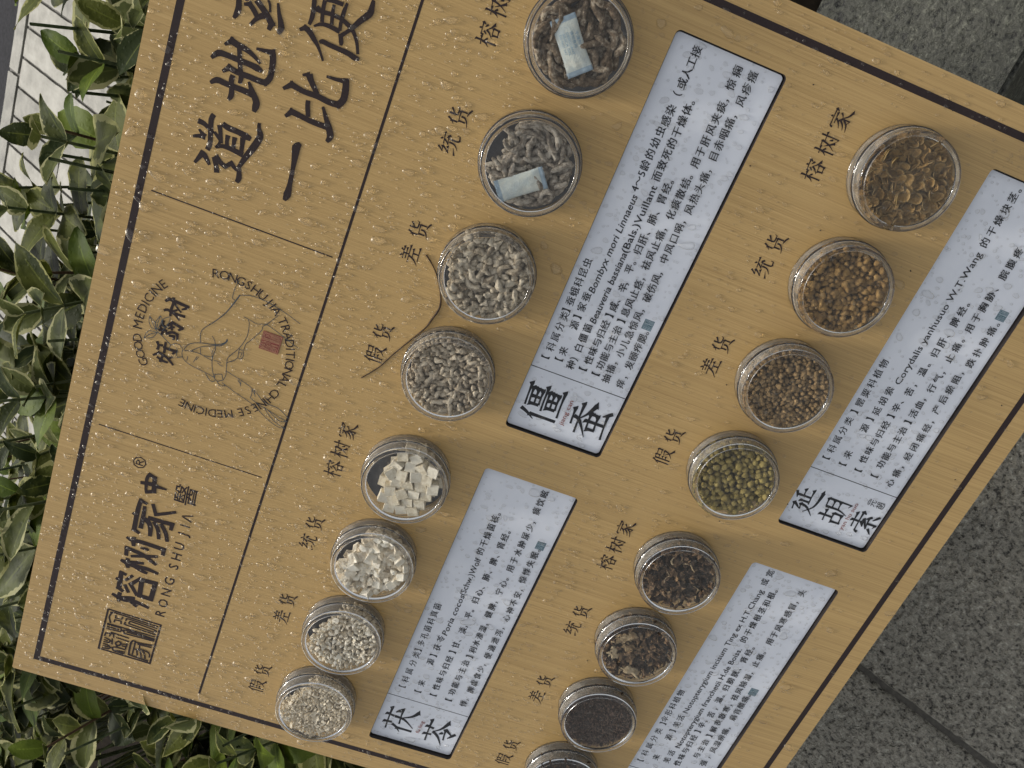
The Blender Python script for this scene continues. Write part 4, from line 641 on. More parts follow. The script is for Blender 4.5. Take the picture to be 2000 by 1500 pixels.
# white plaques let into the board
titles = [[('僵', -232.6, 111.5, 27), ('蚕', -233.2, 145.8, 27)], [('茯', -534.6, 111.5, 26), ('苓', -535.6, 145.4, 26)],
          [('延', -234.6, 312.8, 20.5), ('胡', -234.6, 336.0, 20.5), ('索', -235.6, 360.0, 20.5)], [('茯', -560, 0, 0)]]
pinyin = [("jiang can", -242.5, -223, 128.4), ("fu ling", -541.5, -528, 128.4), ("yan hu suo", -246.5, -223.0, 346.8), None]
seps = [-208.9, -510.9, -208.9, -511.5]
seals = [(-155.6, 153.4), (-338.5, 153.2), (-66.9, 361.6), (-404.3, 360.6)]
PZ = -0.0038
PUNCT = '，。、'
for i, h in enumerate(HOLES):
    pe = bpy.data.objects.new("info_plaque", None); COL.objects.link(pe); pe.parent = board
    g = 0.9
    P = rrect(h[0] + g, h[1] - g, h[2] + g, h[3] - g, 2.4)
    top = [(x, y, PZ) for x, y, _ in P]; bot = [(x, y, -0.0051) for x, y, _ in P]; n = len(P)
    link("plate", mesh("plate", top + bot, [tuple(reversed(range(n)))] + [(k, (k + 1) % n, n + (k + 1) % n, n + k) for k in range(n)], [M['plaque']]), pe)
    fix_up(flat_rects("plaque_line", [(seps[i] - 0.28, seps[i] + 0.28, h[2] + g, h[3] - g)], M['black'], PZ + zp, pe))
    mb = MB_(); z = [PZ + zp]
    for pi, segs in TEXT_ROWS:
        if pi != i: continue
        for t, u0, v0, u1, v1 in segs:
            if t[0] in '~|':
                put_line(mb, t[1:], u0 + 0.3, u1 - 0.3, (v0 + v1) / 2 + 0.6, 4.7, z, 0.008, 0, 0.22 if t[0] == '~' else 0.0)
            else:
                n_ = len(t); st = [0.0]
                for k in range(1, n_):
                    a_, b_ = t[k - 1] in PUNCT, t[k] in PUNCT
                    st.append(st[-1] + (1.3 if a_ and not b_ else 0.66 if b_ and not a_ else 1.0))
                vy = v0 if v1 - v0 > 1.0 and t[0] not in PUNCT else (v0 + v1) / 2
                for k, ch in enumerate(t):
                    tt = st[k] / st[-1] if n_ > 1 else 0
                    x_ = u0 + (u1 - u0) * tt
                    bb = bounds((ch, CJ_OFF)); c_ = ((bb[0] + bb[1]) / 2, EMY) if ch in PUNCT + '【】（）～45' else None
                    for dx_ in (-0.11, 0.11): put_glyph(mb, (ch, CJ_OFF), x_ + dx_, vy, 6.4, z, center=c_)
    fix_up(mb.build("lettering", [M['black']], pe))
    mb = MB_(); z = [PZ + zp]
    for ch, u, v, s in titles[i]:
        if s: brush_char(mb, ch, u, v, s, 9.2, z)
    if i == 2:
        put_glyph(mb, ('元', 0.0), -218.9, 357.3, 5.8, z); put_glyph(mb, ('胡', 0.0), -218.9, 363.1, 5.8, z)
        put_glyph(mb, ('（', 0.0), -218.9, 352.6, 5.8, z, 0, -math.pi / 2, 0); put_glyph(mb, ('）', 0.0), -218.9, 367.8, 5.8, z, 0, -math.pi / 2, 0)
    if mb.v: fix_up(mb.build("title_lettering", [M['black']], pe))
    if pinyin[i]:
        mb = MB_(); z = [PZ + zp + 0.0006]
        put_line(mb, pinyin[i][0], pinyin[i][1], pinyin[i][2], pinyin[i][3], 3.3, z, 0.004)
        fix_up(mb.build("pinyin_lettering", [M['red']], pe))
    u, v = seals[i]
    fix_up(flat_rects("teal_seal", [(u - 3.5, u + 3.5, v - 3.3, v + 3.3)], M['seal_teal'], PZ + zp, pe))
    seal_lines("teal_seal_line", (u - 3.1, u + 3.1, v - 2.9, v + 2.9), M['pale_print'], PZ + zp + 0.0001, pe, 0.13)
# ------------------------------------------------------------------ jars
def revolve(prof, n=72, closed=True):
    V = []; F = []
    for k in range(n):
        a = 2 * math.pi * k / n
        for r, z in prof: V.append((mm(r) * math.cos(a), mm(r) * math.sin(a), mm(z)))
    m = len(prof)
    for k in range(n):
        k2 = (k + 1) % n
        for i in range(m if closed else m - 1):
            j = (i + 1) % m; F.append((k * m + i, k2 * m + i, k2 * m + j, k * m + j))
    return V, F
# outer wall rising from the board, thread ridges, narrower cap with a rounded rim, then back down inside
ring_prof = [(29.0, 17.0), (29.2, 18.1), (28.8, 18.9), (28.0, 19.15), (27.3, 18.9), (26.9, 18.5), (26.3, 18.7), (25.8, 18.3), (25.7, 17.4), (26.3, 16.8), (27.2, 16.9), (28.2, 16.3)]
wall_lo = [(30.0, 0.15), (30.0, 7.6), (30.5, 8.3), (30.5, 9.4), (29.9, 9.9)]
wall_hi = [(29.9, 9.9), (29.3, 10.5), (29.6, 11.5), (29.2, 12.3), (29.5, 13.3), (29.1, 14.1), (29.4, 15.1), (29.0, 16.4)]
ring_me = mesh("jar_rim", *revolve(ring_prof, 80), [M['plastic']], True)
foot_prof = [(30.1, 0.15), (30.1, 1.3), (29.3, 1.6), (28.9, 0.9), (28.9, 0.15)]
band_prof = [(30.05, 8.0), (30.6, 8.7), (30.5, 9.6), (29.6, 10.1), (29.0, 9.4), (29.2, 8.4)]
foot_me = mesh("jar_foot_ring", *revolve(foot_prof, 80), [M['plastic']], True)
band_me = mesh("thread_band", *revolve(band_prof, 80), [M['plastic']], True)
lo_me = mesh("jar_body", *revolve([(30.0, 1.3), (30.0, 8.0)], 80, False), [M['plastic_thin']], True)
hi_me = mesh("jar_cap_side", *revolve(wall_hi, 80, False), [M['plastic_thin']], True)
def disc(r, z, n=80):
    V = [(mm(r) * math.cos(2 * math.pi * k / n), mm(r) * math.sin(2 * math.pi * k / n), mm(z)) for k in range(n)]
    return V, [tuple(range(n))]
face_me = mesh("jar_face", *disc(26.7, 17.7), [M['plastic_face']])
back_me = mesh("jar_back", *disc(28.6, 0.8), [M['backing']])
def dome(r, a, b, h, rr, nr=3, ns=12):
    """one irregular water drop: half-widths a, b; pulled out towards +b end"""
    ph = [rr.uniform(0, 6.28) for _ in range(3)]; am = [rr.uniform(0.02, 0.2), rr.uniform(0.02, 0.15), rr.uniform(0.0, 0.08)]
    V = []; F = []
    for i in range(nr + 1):
        t = i / (nr + 0.0); rad = math.cos(t * math.pi / 2 * 0.0) * (1 - t) if False else math.cos(t * math.pi / 2)
        z = math.sin(t * math.pi / 2) * h
        if i == nr: V.append((0, -b * 0.12, z)); break
        for k in range(ns):
            th = 2 * math.pi * k / ns
            q = rad * (1 + am[0] * math.sin(2 * th + ph[0]) + am[1] * math.sin(3 * th + ph[1]) + am[2] * math.sin(5 * th + ph[2]))
            V.append((a * q * math.cos(th), b * q * math.sin(th) - b * 0.15 * t, z - (0.00006 if i == 0 else 0)))
    for i in range(nr - 1):
        for k in range(ns): F.append((i * ns + k, i * ns + (k + 1) % ns, (i + 1) * ns + (k + 1) % ns, (i + 1) * ns + k))
    tip = len(V) - 1
    for k in range(ns): F.append(((nr - 1) * ns + k, (nr - 1) * ns + (k + 1) % ns, tip))
    return V, F

# ------------------------------------------------------------------ what lies in the jars
def nz(v, s, seed=0.0): return noise.noise(Vector((v[0] * s + seed, v[1] * s - seed, v[2] * s + 2 * seed)))
def worm_mesh(name, L, r, mat, seed, bend=0.5, ns=10, nr=8):
    rr = random.Random(seed); ph = rr.uniform(0, 6.28); V = []; F = []
    for i in range(ns + 1):
        t = i / ns; ang = bend * (t - 0.5) * 2
        R_ = L / (2 * bend) if abs(bend) > 0.05 else None
        if R_: cx, cy, dx, dy = R_ * math.sin(ang), R_ * (1 - math.cos(ang)), math.cos(ang), math.sin(ang)
        else: cx, cy, dx, dy = L * (t - 0.5), 0, 1, 0
        cy += r * 0.5 * math.sin(t * 5 + ph)
        w = r * (math.sin(math.pi * min(max(t, 0.03), 0.97)) ** 0.35) * (1 + 0.10 * math.sin(t * ns * 3.14)) * (0.85 + 0.3 * t if seed % 2 else 1.1 - 0.2 * t)
        for k in range(nr):
            a = 2 * math.pi * k / nr
            p = (cx - dy * math.cos(a) * w, cy + dx * math.cos(a) * w, math.sin(a) * w * 0.9)
            q = 1 + 0.42 * nz(p, 0.55 / r * 1.0, seed) + 0.30 * nz(p, 1.5 / r, seed + 5)
            V.append(tuple(mm(c) for c in (cx - dy * math.cos(a) * w * q, cy + dx * math.cos(a) * w * q, math.sin(a) * w * 0.9 * q)))
    for i in range(ns):
        for k in range(nr): F.append((i * nr + k, i * nr + (k + 1) % nr, (i + 1) * nr + (k + 1) % nr, (i + 1) * nr + k))
    F.append(tuple(reversed(range(nr)))); F.append(tuple(ns * nr + k for k in range(nr)))
    return mesh(name, V, F, [mat], True)
def lump_mesh(name, rx, ry, rz, mat, seed, rough=0.25, sub=2, smooth=True, freq=1.0):
    bm = bmesh.new(); bmesh.ops.create_icosphere(bm, subdivisions=sub, radius=1)
    for v_ in bm.verts:
        q = 1 + rough * 1.6 * nz(v_.co, 1.1 * freq, seed * 3.7) + rough * 1.1 * nz(v_.co, 2.6 * freq, seed)
        v_.co = Vector((v_.co.x * rx * q, v_.co.y * ry * q, v_.co.z * rz * q)) * 0.001
    me = bpy.data.meshes.new(name); bm.to_mesh(me); bm.free(); me.materials.append(mat)
    me.polygons.foreach_set("use_smooth", [smooth] * len(me.polygons)); return me
def cube_mesh(name, a, mat, seed, jit=0.06):
    rr = random.Random(seed); bm = bmesh.new(); bmesh.ops.create_cube(bm, size=a)
    for v_ in bm.verts: v_.co = Vector([c + rr.uniform(-jit, jit) * a for c in v_.co]) * 0.001
    bmesh.ops.bevel(bm, geom=bm.edges[:], offset=a * 0.00003, segments=1, affect='EDGES')
    me = bpy.data.meshes.new(name); bm.to_mesh(me); bm.free(); me.materials.append(mat); return me
def slice_mesh(name, r, mat, seed):
    rr = random.Random(seed); V = []; F = []; n = 14; rings = (0.0, 0.55, 0.85, 1.0); cup = rr.uniform(0.05, 0.4); ph = rr.uniform(0, 6)
    asp = rr.uniform(0.75, 1.0)
    for s in (1, -1):
        for q in rings:
            for k in range(n):
                a = 2 * math.pi * k / n; w = r * q * (1 + 0.12 * math.sin(2 * a + ph) + 0.08 * math.sin(3 * a + 2 * ph))
                z = cup * r * q ** 3 * (1 + 0.5 * math.sin(a * 2 + ph)) + s * 0.5 * (1.0 if q < 0.99 else 0.6) + 0.25 * (q == 0.85) * s
                V.append((mm(w * math.cos(a)), mm(w * math.sin(a) * asp), mm(z)))
    m = len(rings) * n
    for s in (0, 1):
        for i in range(len(rings) - 1):
            for k in range(n):
                a, b, c, d = i * n + k, i * n + (k + 1) % n, (i + 1) * n + (k + 1) % n, (i + 1) * n + k
                F.append((s * m + d, s * m + c, s * m + b, s * m + a) if s == 0 else (s * m + a, s * m + b, s * m + c, s * m + d))
    for k in range(n): F.append((m - n + k, m - n + (k + 1) % n, 2 * m - n + (k + 1) % n, 2 * m - n + k))
    me = mesh(name, V, F, [mat], True)
    at_ = me.attributes.new("edge", 'FLOAT', 'POINT'); at_.data.foreach_set("value", [1.0 if (i % m) >= m - n else 0.25 if (i % m) >= m - 2 * n else 0.0 for i in range(2 * m)])
    return me
def shred_mesh(name, L, w, mat, seed):
    rr = random.Random(seed); V = []; F = []; n = 6
    for i in range(n + 1):
        t = i / n - 0.5; c = Vector((L * t, L * 0.18 * math.sin(t * 5 + seed), L * 0.12 * math.cos(t * 7 + seed)))
        ww = w * (1.1 - abs(t) * 1.2) * rr.uniform(0.6, 1.3)
        for k in range(5):
            a = 2 * math.pi * k / 5 + i * 0.4; q = ww * rr.uniform(0.6, 1.2)
            V.append((mm(c.x + rr.uniform(-.3, .3)), mm(c.y + math.cos(a) * q), mm(c.z + math.sin(a) * q * 0.6)))
    for i in range(n):
        for k in range(5): F.append((i * 5 + k, i * 5 + (k + 1) % 5, (i + 1) * 5 + (k + 1) % 5, (i + 1) * 5 + k))
    F.append(tuple(range(5))); F.append(tuple(reversed([n * 5 + k for k in range(5)])))
    return mesh(name, V, F, [mat], False)
def darts(n_try, rmax, dmin, ok, rr):
    P = []; c = {}
    for _ in range(n_try):
        x, y = rr.uniform(-rmax, rmax), rr.uniform(-rmax, rmax)
        if x * x + y * y > rmax * rmax or not ok(x, y): continue
        gx, gy = int(x // dmin), int(y // dmin)
        if any((x - a) ** 2 + (y - b) ** 2 < dmin * dmin for i in (-1, 0, 1) for j in (-1, 0, 1) for a, b in c.get((gx + i, gy + j), ())): continue
        c.setdefault((gx, gy), []).append((x, y)); P.append((x, y))
    return P
def euler(rx, ry, rz): return Matrix.Rotation(rz, 4, 'Z') @ Matrix.Rotation(ry, 4, 'Y') @ Matrix.Rotation(rx, 4, 'X')
def fill(ju, jv, metas, rmax, dmin, layers, names, top_z, seed, tilt=0.4, gap=None, zvar=1.0, skip=None, flat_z=False, scale=(0.85, 1.15), limit=300, long_=0):
    """layers: n heights of the lower bed (joined, kind stuff); the top layer becomes single objects"""
    rr = random.Random(seed); name, label, cat, group = names
    ok = gap or (lambda x, y: True)
    bed = MB_(); got = 0
    mats = []
    for me in metas:
        if me.materials[0] not in mats: mats.append(me.materials[0])
    def keep(x, y, r_):
        if not long_ or math.hypot(x, y) < 26.0 - long_ / 2: return r_
        lim = max(0.12, min(1.0, (25.3 - math.hypot(x, y)) / (long_ / 2))); f_ = rr.uniform(0, math.pi)
        while abs(math.cos(f_)) > lim: f_ = rr.uniform(0, math.pi)
        a = math.atan2(-y, x) + f_
        return Matrix.Rotation(a, 4, 'Z') @ Matrix.Rotation(rr.uniform(-.1, .1), 4, 'Y') @ Matrix.Rotation(rr.uniform(-.3, .3), 4, 'X')
    def rot():
        if flat_z: return euler(rr.uniform(-tilt, tilt), rr.uniform(-tilt, tilt), rr.uniform(0, 6.28))
        return euler(rr.uniform(0, 6.28) if tilt > 1 else rr.uniform(-tilt, tilt), rr.uniform(-tilt, tilt), rr.uniform(0, 6.28))
    for z in layers:
        for x, y in darts(4000, rmax, dmin * 1.02, ok, rr):
            me = rr.choice(metas); m = loc(x, y, z + rr.uniform(-zvar, zvar), keep(x, y, rot()) @ Matrix.Scale(rr.uniform(*scale), 4))
            bed.add([tuple(m @ v_.co) for v_ in me.vertices], [tuple(p.vertices) for p in me.polygons], mats.index(me.materials[0]))
    if bed.v:
        o = bed.build(name + "_bed", mats, None, at(ju, jv, 0), smooth=metas[0].polygons[0].use_smooth)
        tag(o, "lower layer of " + label, cat, None, 'stuff')
    for x, y in darts(6000, rmax, dmin, ok, rr):
        if skip and skip(x, y): continue
        z = top_z + rr.uniform(-zvar, zvar)
        o = link(name, rr.choice(metas)); o.matrix_world = at(ju + x, jv + y, z, keep(x, y, rot()) @ Matrix.Scale(rr.uniform(*scale), 4))
        tag(o, label, cat, group); got += 1
        if got >= limit: break
    return got

WB = [worm_mesh("worm", L, r, M['worm_brown'], s, b) for s, (L, r, b) in enumerate([(17, 2.0, 0.35), (18, 2.2, 0.6), (15, 2.1, 0.9), (18, 1.9, 0.2), (12, 2.3, 0.5), (16, 2.0, 1.1)])]
WG = [worm_mesh("worm", L, r, M['worm_grey'], 10 + s, b) for s, (L, r, b) in enumerate([(14, 1.8, 0.35), (15, 2.0, 0.7), (11, 1.9, 0.9), (15, 1.7, 0.2), (8, 2.0, 0.4), (12, 1.8, 1.2)])]
WP = [worm_mesh("worm", L, r, M['worm_pale'], 20 + s, b) for s, (L, r, b) in enumerate([(8, 2.1, 0.25), (9.5, 2.2, 0.5), (6, 2.4, 0.7), (9, 1.9, 0.2), (5, 2.4, 0.3), (11, 2.0, 0.7)])]
WC = [worm_mesh("worm", L, r, M['worm_chip'], 30 + s, b) for s, (L, r, b) in enumerate([(6, 1.7, 0.25), (8, 1.7, 0.4), (4.5, 1.8, 0.6), (7, 1.5, 0.2), (4, 2.0, 0.3), (5, 1.6, 0.5)])]
CU = [cube_mesh("cube", 7.4, M['poria'], s) for s in range(5)]
CR_ = [cube_mesh("cube", 6.2, M['poria_dull'], 10 + s, 0.14) for s in range(4)] + [lump_mesh("chunk", 3.4, 2.6, 2.4, M['poria_dull'], s, 0.35, 1, False) for s in range(4)]
PC = [lump_mesh("chip", *d, M['poria_dull'], 5 + s, 0.4, 1, False) for s, d in enumerate([(2.3, 1.7, 1.3), (2.8, 1.8, 1.0), (1.9, 1.6, 1.5), (2.4, 2.0, 0.9), (1.6, 1.3, 1.1)])]
PF = [lump_mesh("flake", *d, M['flake'], 15 + s, 0.45, 1, False) for s, d in enumerate([(2.0, 1.4, 0.9), (1.6, 1.2, 1.0), (2.3, 1.6, 0.7), (1.3, 1.0, 0.8), (2.6, 1.2, 0.6)])]
SL = [slice_mesh("slice", r, M['slice'], s) for s, r in enumerate([4.3, 3.6, 3.2, 4.0, 2.8, 3.4, 2.4, 3.0, 2.2])]
BT = [lump_mesh("bead", r, r * a, r * 0.95, M['bead_tan'], s, 0.32) for s, (r, a) in enumerate([(2.1, 1), (1.8, 1.25), (2.4, 0.8), (1.5, 1.0), (2.0, 1.35), (2.9, 0.85), (1.3, 1.1), (1.9, 0.8), (3.3, 0.8), (1.7, 1.1)])]
BB = [lump_mesh("bead", r, r * a, r * 0.95, M['bead_brown'], 7 + s, 0.36) for s, (r, a) in enumerate([(1.75, 1), (1.5, 1.2), (2.0, 0.85), (1.3, 1.0), (1.7, 1.3), (2.3, 0.9), (1.2, 1.2), (1.6, 0.8), (1.9, 1.1)])]
BG = [lump_mesh("bead", r, r * a, r * 0.95, M['bead_green'], 17 + s, 0.30) for s, (r, a) in enumerate([(2.2, 1), (1.9, 1.2), (2.5, 0.85), (1.5, 1.0), (2.1, 1.3), (2.7, 0.95), (1.7, 0.8), (2.0, 1.0)])]
SH = [shred_mesh("shred", L, w, M['herb'], s) for s, (L, w) in enumerate([(9, 1.9), (7, 2.3), (11, 1.5), (6, 2.0), (8, 1.3)])]
SP = [shred_mesh("shred", L, w, M['herb_pale'], 40 + s) for s, (L, w) in enumerate([(8, 1.1), (6, 1.3), (9, 0.8)])]
GR = [shred_mesh("granule", L, w, M['granule'], 60 + s) for s, (L, w) in enumerate([(2.2, 0.5), (1.6, 0.6), (2.8, 0.4), (1.3, 0.5)])]

def jar(u, v, label, seed):
    e = bpy.data.objects.new("specimen_jar", None); COL.objects.link(e); e.matrix_world = at(u, v, 0)
    tag(e, label, "jar", "clear round specimen jars stuck on the board")
    for nm, me in (("foot_ring", foot_me), ("jar_body", lo_me), ("thread_band", band_me), ("cap_side", hi_me), ("rim", ring_me), ("face", face_me), ("jar_back", back_me)):
        link(nm, me, e)
    rr = random.Random(seed); mb = MB_()       # beads of condensation on the face
    for _ in range(26):
        a, q = rr.uniform(0, 6.28), 25.5 * math.sqrt(rr.random()); s = mm(rr.choice((0.35, 0.5, 0.8, 1.1)))
        V, F = dome(0, s, s * rr.uniform(1, 1.5), s * 0.45, rr, 2, 8)
        mb.add([(x + mm(q * math.cos(a)), y + mm(q * math.sin(a)), z + 0.01776) for x, y, z in V], F)
    o = mb.build("condensation", [M['water']], e, smooth=True); o["kind"] = 'stuff'
    return e
tv = "in the upper jar row"; 
jar(JC[0], 43.5, "clear jar of long brown silkworms and a printed sachet, cut by the photo's top edge", 1)
jar(JC[1], 43.4, "clear jar of grey silkworms with a pale blue sachet lying at its lower left", 2)
jar(JC[2], 43.8, "clear jar of pale silkworm pieces whose rim covers the bent twig", 3)
jar(JC[3], 44.1, "clear jar of small beige silkworm fragments, beside the lower part of the twig", 4)
jar(JC[4], 43.7, "clear jar of neat white cubes with a dark empty crescent", 5)
jar(JC[5], 43.8, "clear jar of rough cream cubes and broken chunks", 6)
jar(JC[6], 43.1, "clear jar of small cream chips, second from the board's left edge in its row", 7)
jar(JC[7], 42.9, "clear jar of fine cream flakes nearest the board's left corner", 8)
jar(DC[0], 250.2, "clear jar of olive brown tuber slices near the photo's right edge", 9)
jar(DC[1], 250.2, "clear jar of tan round tubers of mixed sizes with a few large ones", 10)
jar(DC[2], 249.7, "clear jar of small even brown tubers", 11)
jar(DC[3], 249.5, "clear jar of olive green round bulbils", 12)
jar(DC[4], 249.3, "clear jar of dark root shreds with thin pale slivers", 13)
jar(DC[5], 249.7, "clear jar of dark roots with large pale yellow cut pieces", 14)
jar(DC[6], 250.0, "clear jar filled with fine dark brown granules", 15)
jar(DC[7], 250.0, "clear jar of dark brown crumbs cut by the photo's bottom edge", 16)

side = lambda c, k=0.0: (lambda x, y: y + k * x > c)          # y runs down the board, so the empty crescent is at the board-top side
fill(JC[0], 43.5, WB, 23.5, 5.6, (4, 8), ("dried_silkworm", "brown bumpy dried silkworm around the printed sachet in the topmost jar", "silkworm", "brown silkworms in the jar at the photo's top edge"), 12.3, 101, 0.3, None, 1.1, long_=17)
fill(JC[1], 43.4, WG, 23, 4.7, (4, 7, 9.5), ("dried_silkworm", "grey powdery dried silkworm in the jar with the pale blue sachet", "silkworm", "grey silkworms in the jar with the pale blue sachet"), 12.0, 102, 0.35, lambda x, y: y - 0.15 * x > -16, 1.2, skip=lambda x, y: math.hypot(x + 14, y) < 4, long_=14)
fill(JC[2], 43.8, WP + [lump_mesh('chip', *d, M['worm_pale'], 80 + s, 0.5, 2, True) for s, d in enumerate([(3.6, 2.4, 2.0), (2.8, 2.3, 1.8), (2.0, 1.8, 1.6)])], 25.4, 3.9, (4, 7.5, 10.5), ("silkworm_piece", "pale grey silkworm piece in the jar over the bent twig", "silkworm", "pale silkworm pieces in the jar over the twig"), 13.0, 103, 0.5, side(-22, 0.2), 1.2)
fill(JC[3], 44.1, WC + [lump_mesh('chip', *d, M['worm_chip'], 70 + s, 0.5, 2, True) for s, d in enumerate([(2.4, 1.6, 1.2), (1.8, 1.5, 1.1), (2.9, 1.7, 1.3), (1.4, 1.2, 1.0)])], 26, 3.25, (4, 7.5, 11), ("silkworm_fragment", "small beige silkworm fragment in the jar below the twig's lower half", "silkworm", "beige silkworm fragments in the jar by the lower half of the twig"), 13.4, 104, 0.6, side(-23, 0.1), 1.0)
# neat cubes, nearly in rows
rr = random.Random(105); bed = MB_()
def cubes_layer(z, top):
    for i in range(-4, 5):
        for j in range(-4, 5):
            a = math.radians(17); gx, gy = i * 7.6 + (3.8 if j % 2 else 0) + rr.uniform(-.7, .7), j * 7.5 + rr.uniform(-.7, .7)
            x, y = gx * math.cos(a) - gy * math.sin(a) + 0.5, gx * math.sin(a) + gy * math.cos(a) + 2.5
            if math.hypot(x, y) > 22.7 or y - 0.25 * x < -13.5: continue
            me = rr.choice(CU); r_ = euler(rr.gauss(0, .12), rr.gauss(0, .12), a + rr.gauss(0, .22))
            if top:
                o = link("poria_cube", me); o.matrix_world = at(JC[4] + x, 43.7 + y, z + rr.uniform(-1.0, 0.8), r_)
                tag(o, "white chalky cube in the jar of neat white cubes", "cube", "white cubes in the jar of neat cubes")
            else:
                m = loc(x + 2, y + 3, z, r_); bed.add([tuple(m @ q.co) for q in me.vertices], [tuple(p.vertices) for p in me.polygons])
cubes_layer(4.8, False); cubes_layer(13.0, True)
tag(bed.build("poria_cube_bed", [M['poria']], None, at(JC[4], 43.7)), "lower layer of white cubes in the jar of neat cubes", "cubes", None, 'stuff')
fill(JC[5], 43.8, CR_, 25, 4.8, (4.5, 8, 10.5), ("poria_chunk", "rough cream cube or broken chunk in the second poria jar", "chunk", "cream cubes and chunks in the jar of rough cubes"), 13.0, 106, 0.5, lambda x, y: y - 0.45 * x > -15.5, 1.0)
fill(JC[6], 43.1, PC, 26, 2.9, (4, 7.5, 11), ("poria_chip", "small cream chip in the jar second from the board's left edge", "chip", "cream chips in the jar second from the left edge"), 13.4, 107, 1.5, lambda x, y: y - 0.45 * x > -17, 0.9)
def crumbs(ju, jv, metas, dmin, zs, seed, nm, label, cat, gap=None, rmax=27):
    rr = random.Random(seed); mb = MB_(); mats = []
    for me in metas:
        if me.materials[0] not in mats: mats.append(me.materials[0])
    for z in zs:
        for x, y in darts(14000, rmax, dmin, gap or (lambda x, y: True), rr):
            me = rr.choice(metas); m = loc(x, y, z + rr.uniform(-0.6, 0.6), euler(rr.uniform(0, 6.28), rr.uniform(0, 6.28), rr.uniform(0, 6.28)) @ Matrix.Scale(rr.uniform(.7, 1.25), 4))
            mb.add([tuple(m @ q.co) for q in me.vertices], [tuple(p.vertices) for p in me.polygons], mats.index(me.materials[0]))
    tag(mb.build(nm, mats, None, at(ju, jv)), label, cat, None, 'stuff')
crumbs(JC[7], 42.9, PF, 2.1, (5, 8, 11, 13.5), 108, "poria_flakes", "fine cream flakes heaped in the jar nearest the board's left corner", "flakes", lambda x, y: y - 0.5 * x > -19)
fill(DC[0], 250.2, SL, 25.4, 3.3, (4, 7, 9.5, 12), ("tuber_slice", "olive brown curled tuber slice in the jar near the photo's right edge", "slice", "tuber slices in the jar near the right edge"), 13.4, 109, 0.75, side(-21.5, 0.0), 1.2)
fill(DC[1], 250.2, BT, 26, 3.0, (6, 9, 11.5), ("tan_tuber", "round tan tuber in the jar of mixed sized tubers", "tuber", "tan tubers in the jar of mixed sizes"), 13.6, 110, 3.0, None, 0.8)
fill(DC[2], 249.7, BB, 26.4, 2.6, (6.5, 9.5, 12), ("brown_tuber", "small round brown tuber in the jar of even brown tubers", "tuber", "brown tubers in the jar of even brown tubers"), 14.0, 111, 3.0, None, 0.7)
fill(DC[3], 249.5, BG, 26, 3.35, (6, 9, 11.5), ("green_bulbil", "olive green round bulbil in the jar of green bulbils", "bulbil", "green bulbils in the jar of green bulbils"), 13.6, 112, 3.0, None, 0.8)
fill(DC[4], 249.3, SH, 25.5, 3.5, (4, 8), ("root_shred", "dark brown root shred in the jar with thin pale slivers", "root", "dark root shreds in the jar with thin pale slivers"), 12.6, 113, 3.0, None, 1.0)
fill(DC[5], 249.7, SH, 25.5, 3.4, (4, 8), ("root_shred", "dark brown root shred in the jar with large pale yellow pieces", "root", "dark root shreds in the jar with pale yellow pieces"), 12.4, 114, 3.0, None, 1.0)
rr = random.Random(44)
for (x, y, s, r_) in ((3, 2, 1.0, 0.9), (-2, -8, 0.9, 0.2), (12, 3, 1.1, 1.4), (-6, 17, 1.1, 0.6), (-13, -3, .9, 2.0), (12, -10, .8, .4), (14, 13, .7, 1.2)):
    o = link("pale_sliver", rr.choice(SP)); o.matrix_world = at(DC[4] + x, 249.3 + y, 14.6, euler(0.3, 0.1, r_) @ Matrix.Scale(s, 4))
    tag(o, "thin pale sliver among the dark root shreds of the sliver jar", "root sliver", "pale slivers in the dark root jar")
CP = [lump_mesh("cut_root", *d, M['herb_pale'], 90 + s, 0.75, 3, True, 1.6) for s, d in enumerate([(7.0, 3.0, 2.0), (4.5, 2.8, 1.8), (4.2, 3.4, 1.5), (6.0, 3.0, 1.5)])]
for k_, (x, y, r_, lb) in enumerate(((9, -13, 2.2, "largest pale yellow cut root, near the dark jar's upper left"), (2, -8, 1.5, "pale torn root piece below the largest one"), (-7, -15, 0.5, "curled pale brown root slice at the dark jar's left side"), (-18, 3, 1.4, "yellowish crumbled root at the dark jar's bottom"))):
    o = link("cut_root", CP[k_]); o.matrix_world = at(DC[5] + x, 249.7 + y, 14.2, euler(0.2, 0.1, r_)); tag(o, lb, "root piece")
crumbs(DC[6], 250.0, GR, 0.95, (12.5, 14.2), 115, "root_granules", "fine dark brown granules packed in the jar above the bottom edge", "granules")
crumbs(DC[6], 250.0, [lump_mesh("base", 3, 3, 2, M['granule'], 3, 0.2, 1)], 3.2, (8, 11), 117, "root_granules", "dark brown granules deeper in the granule jar", "granules")
crumbs(DC[7], 250.0, GR + SH[3:4], 1.4, (10, 13, 14.5), 116, "root_crumbs", "dark brown crumbs in the jar cut by the photo's bottom edge", "crumbs")

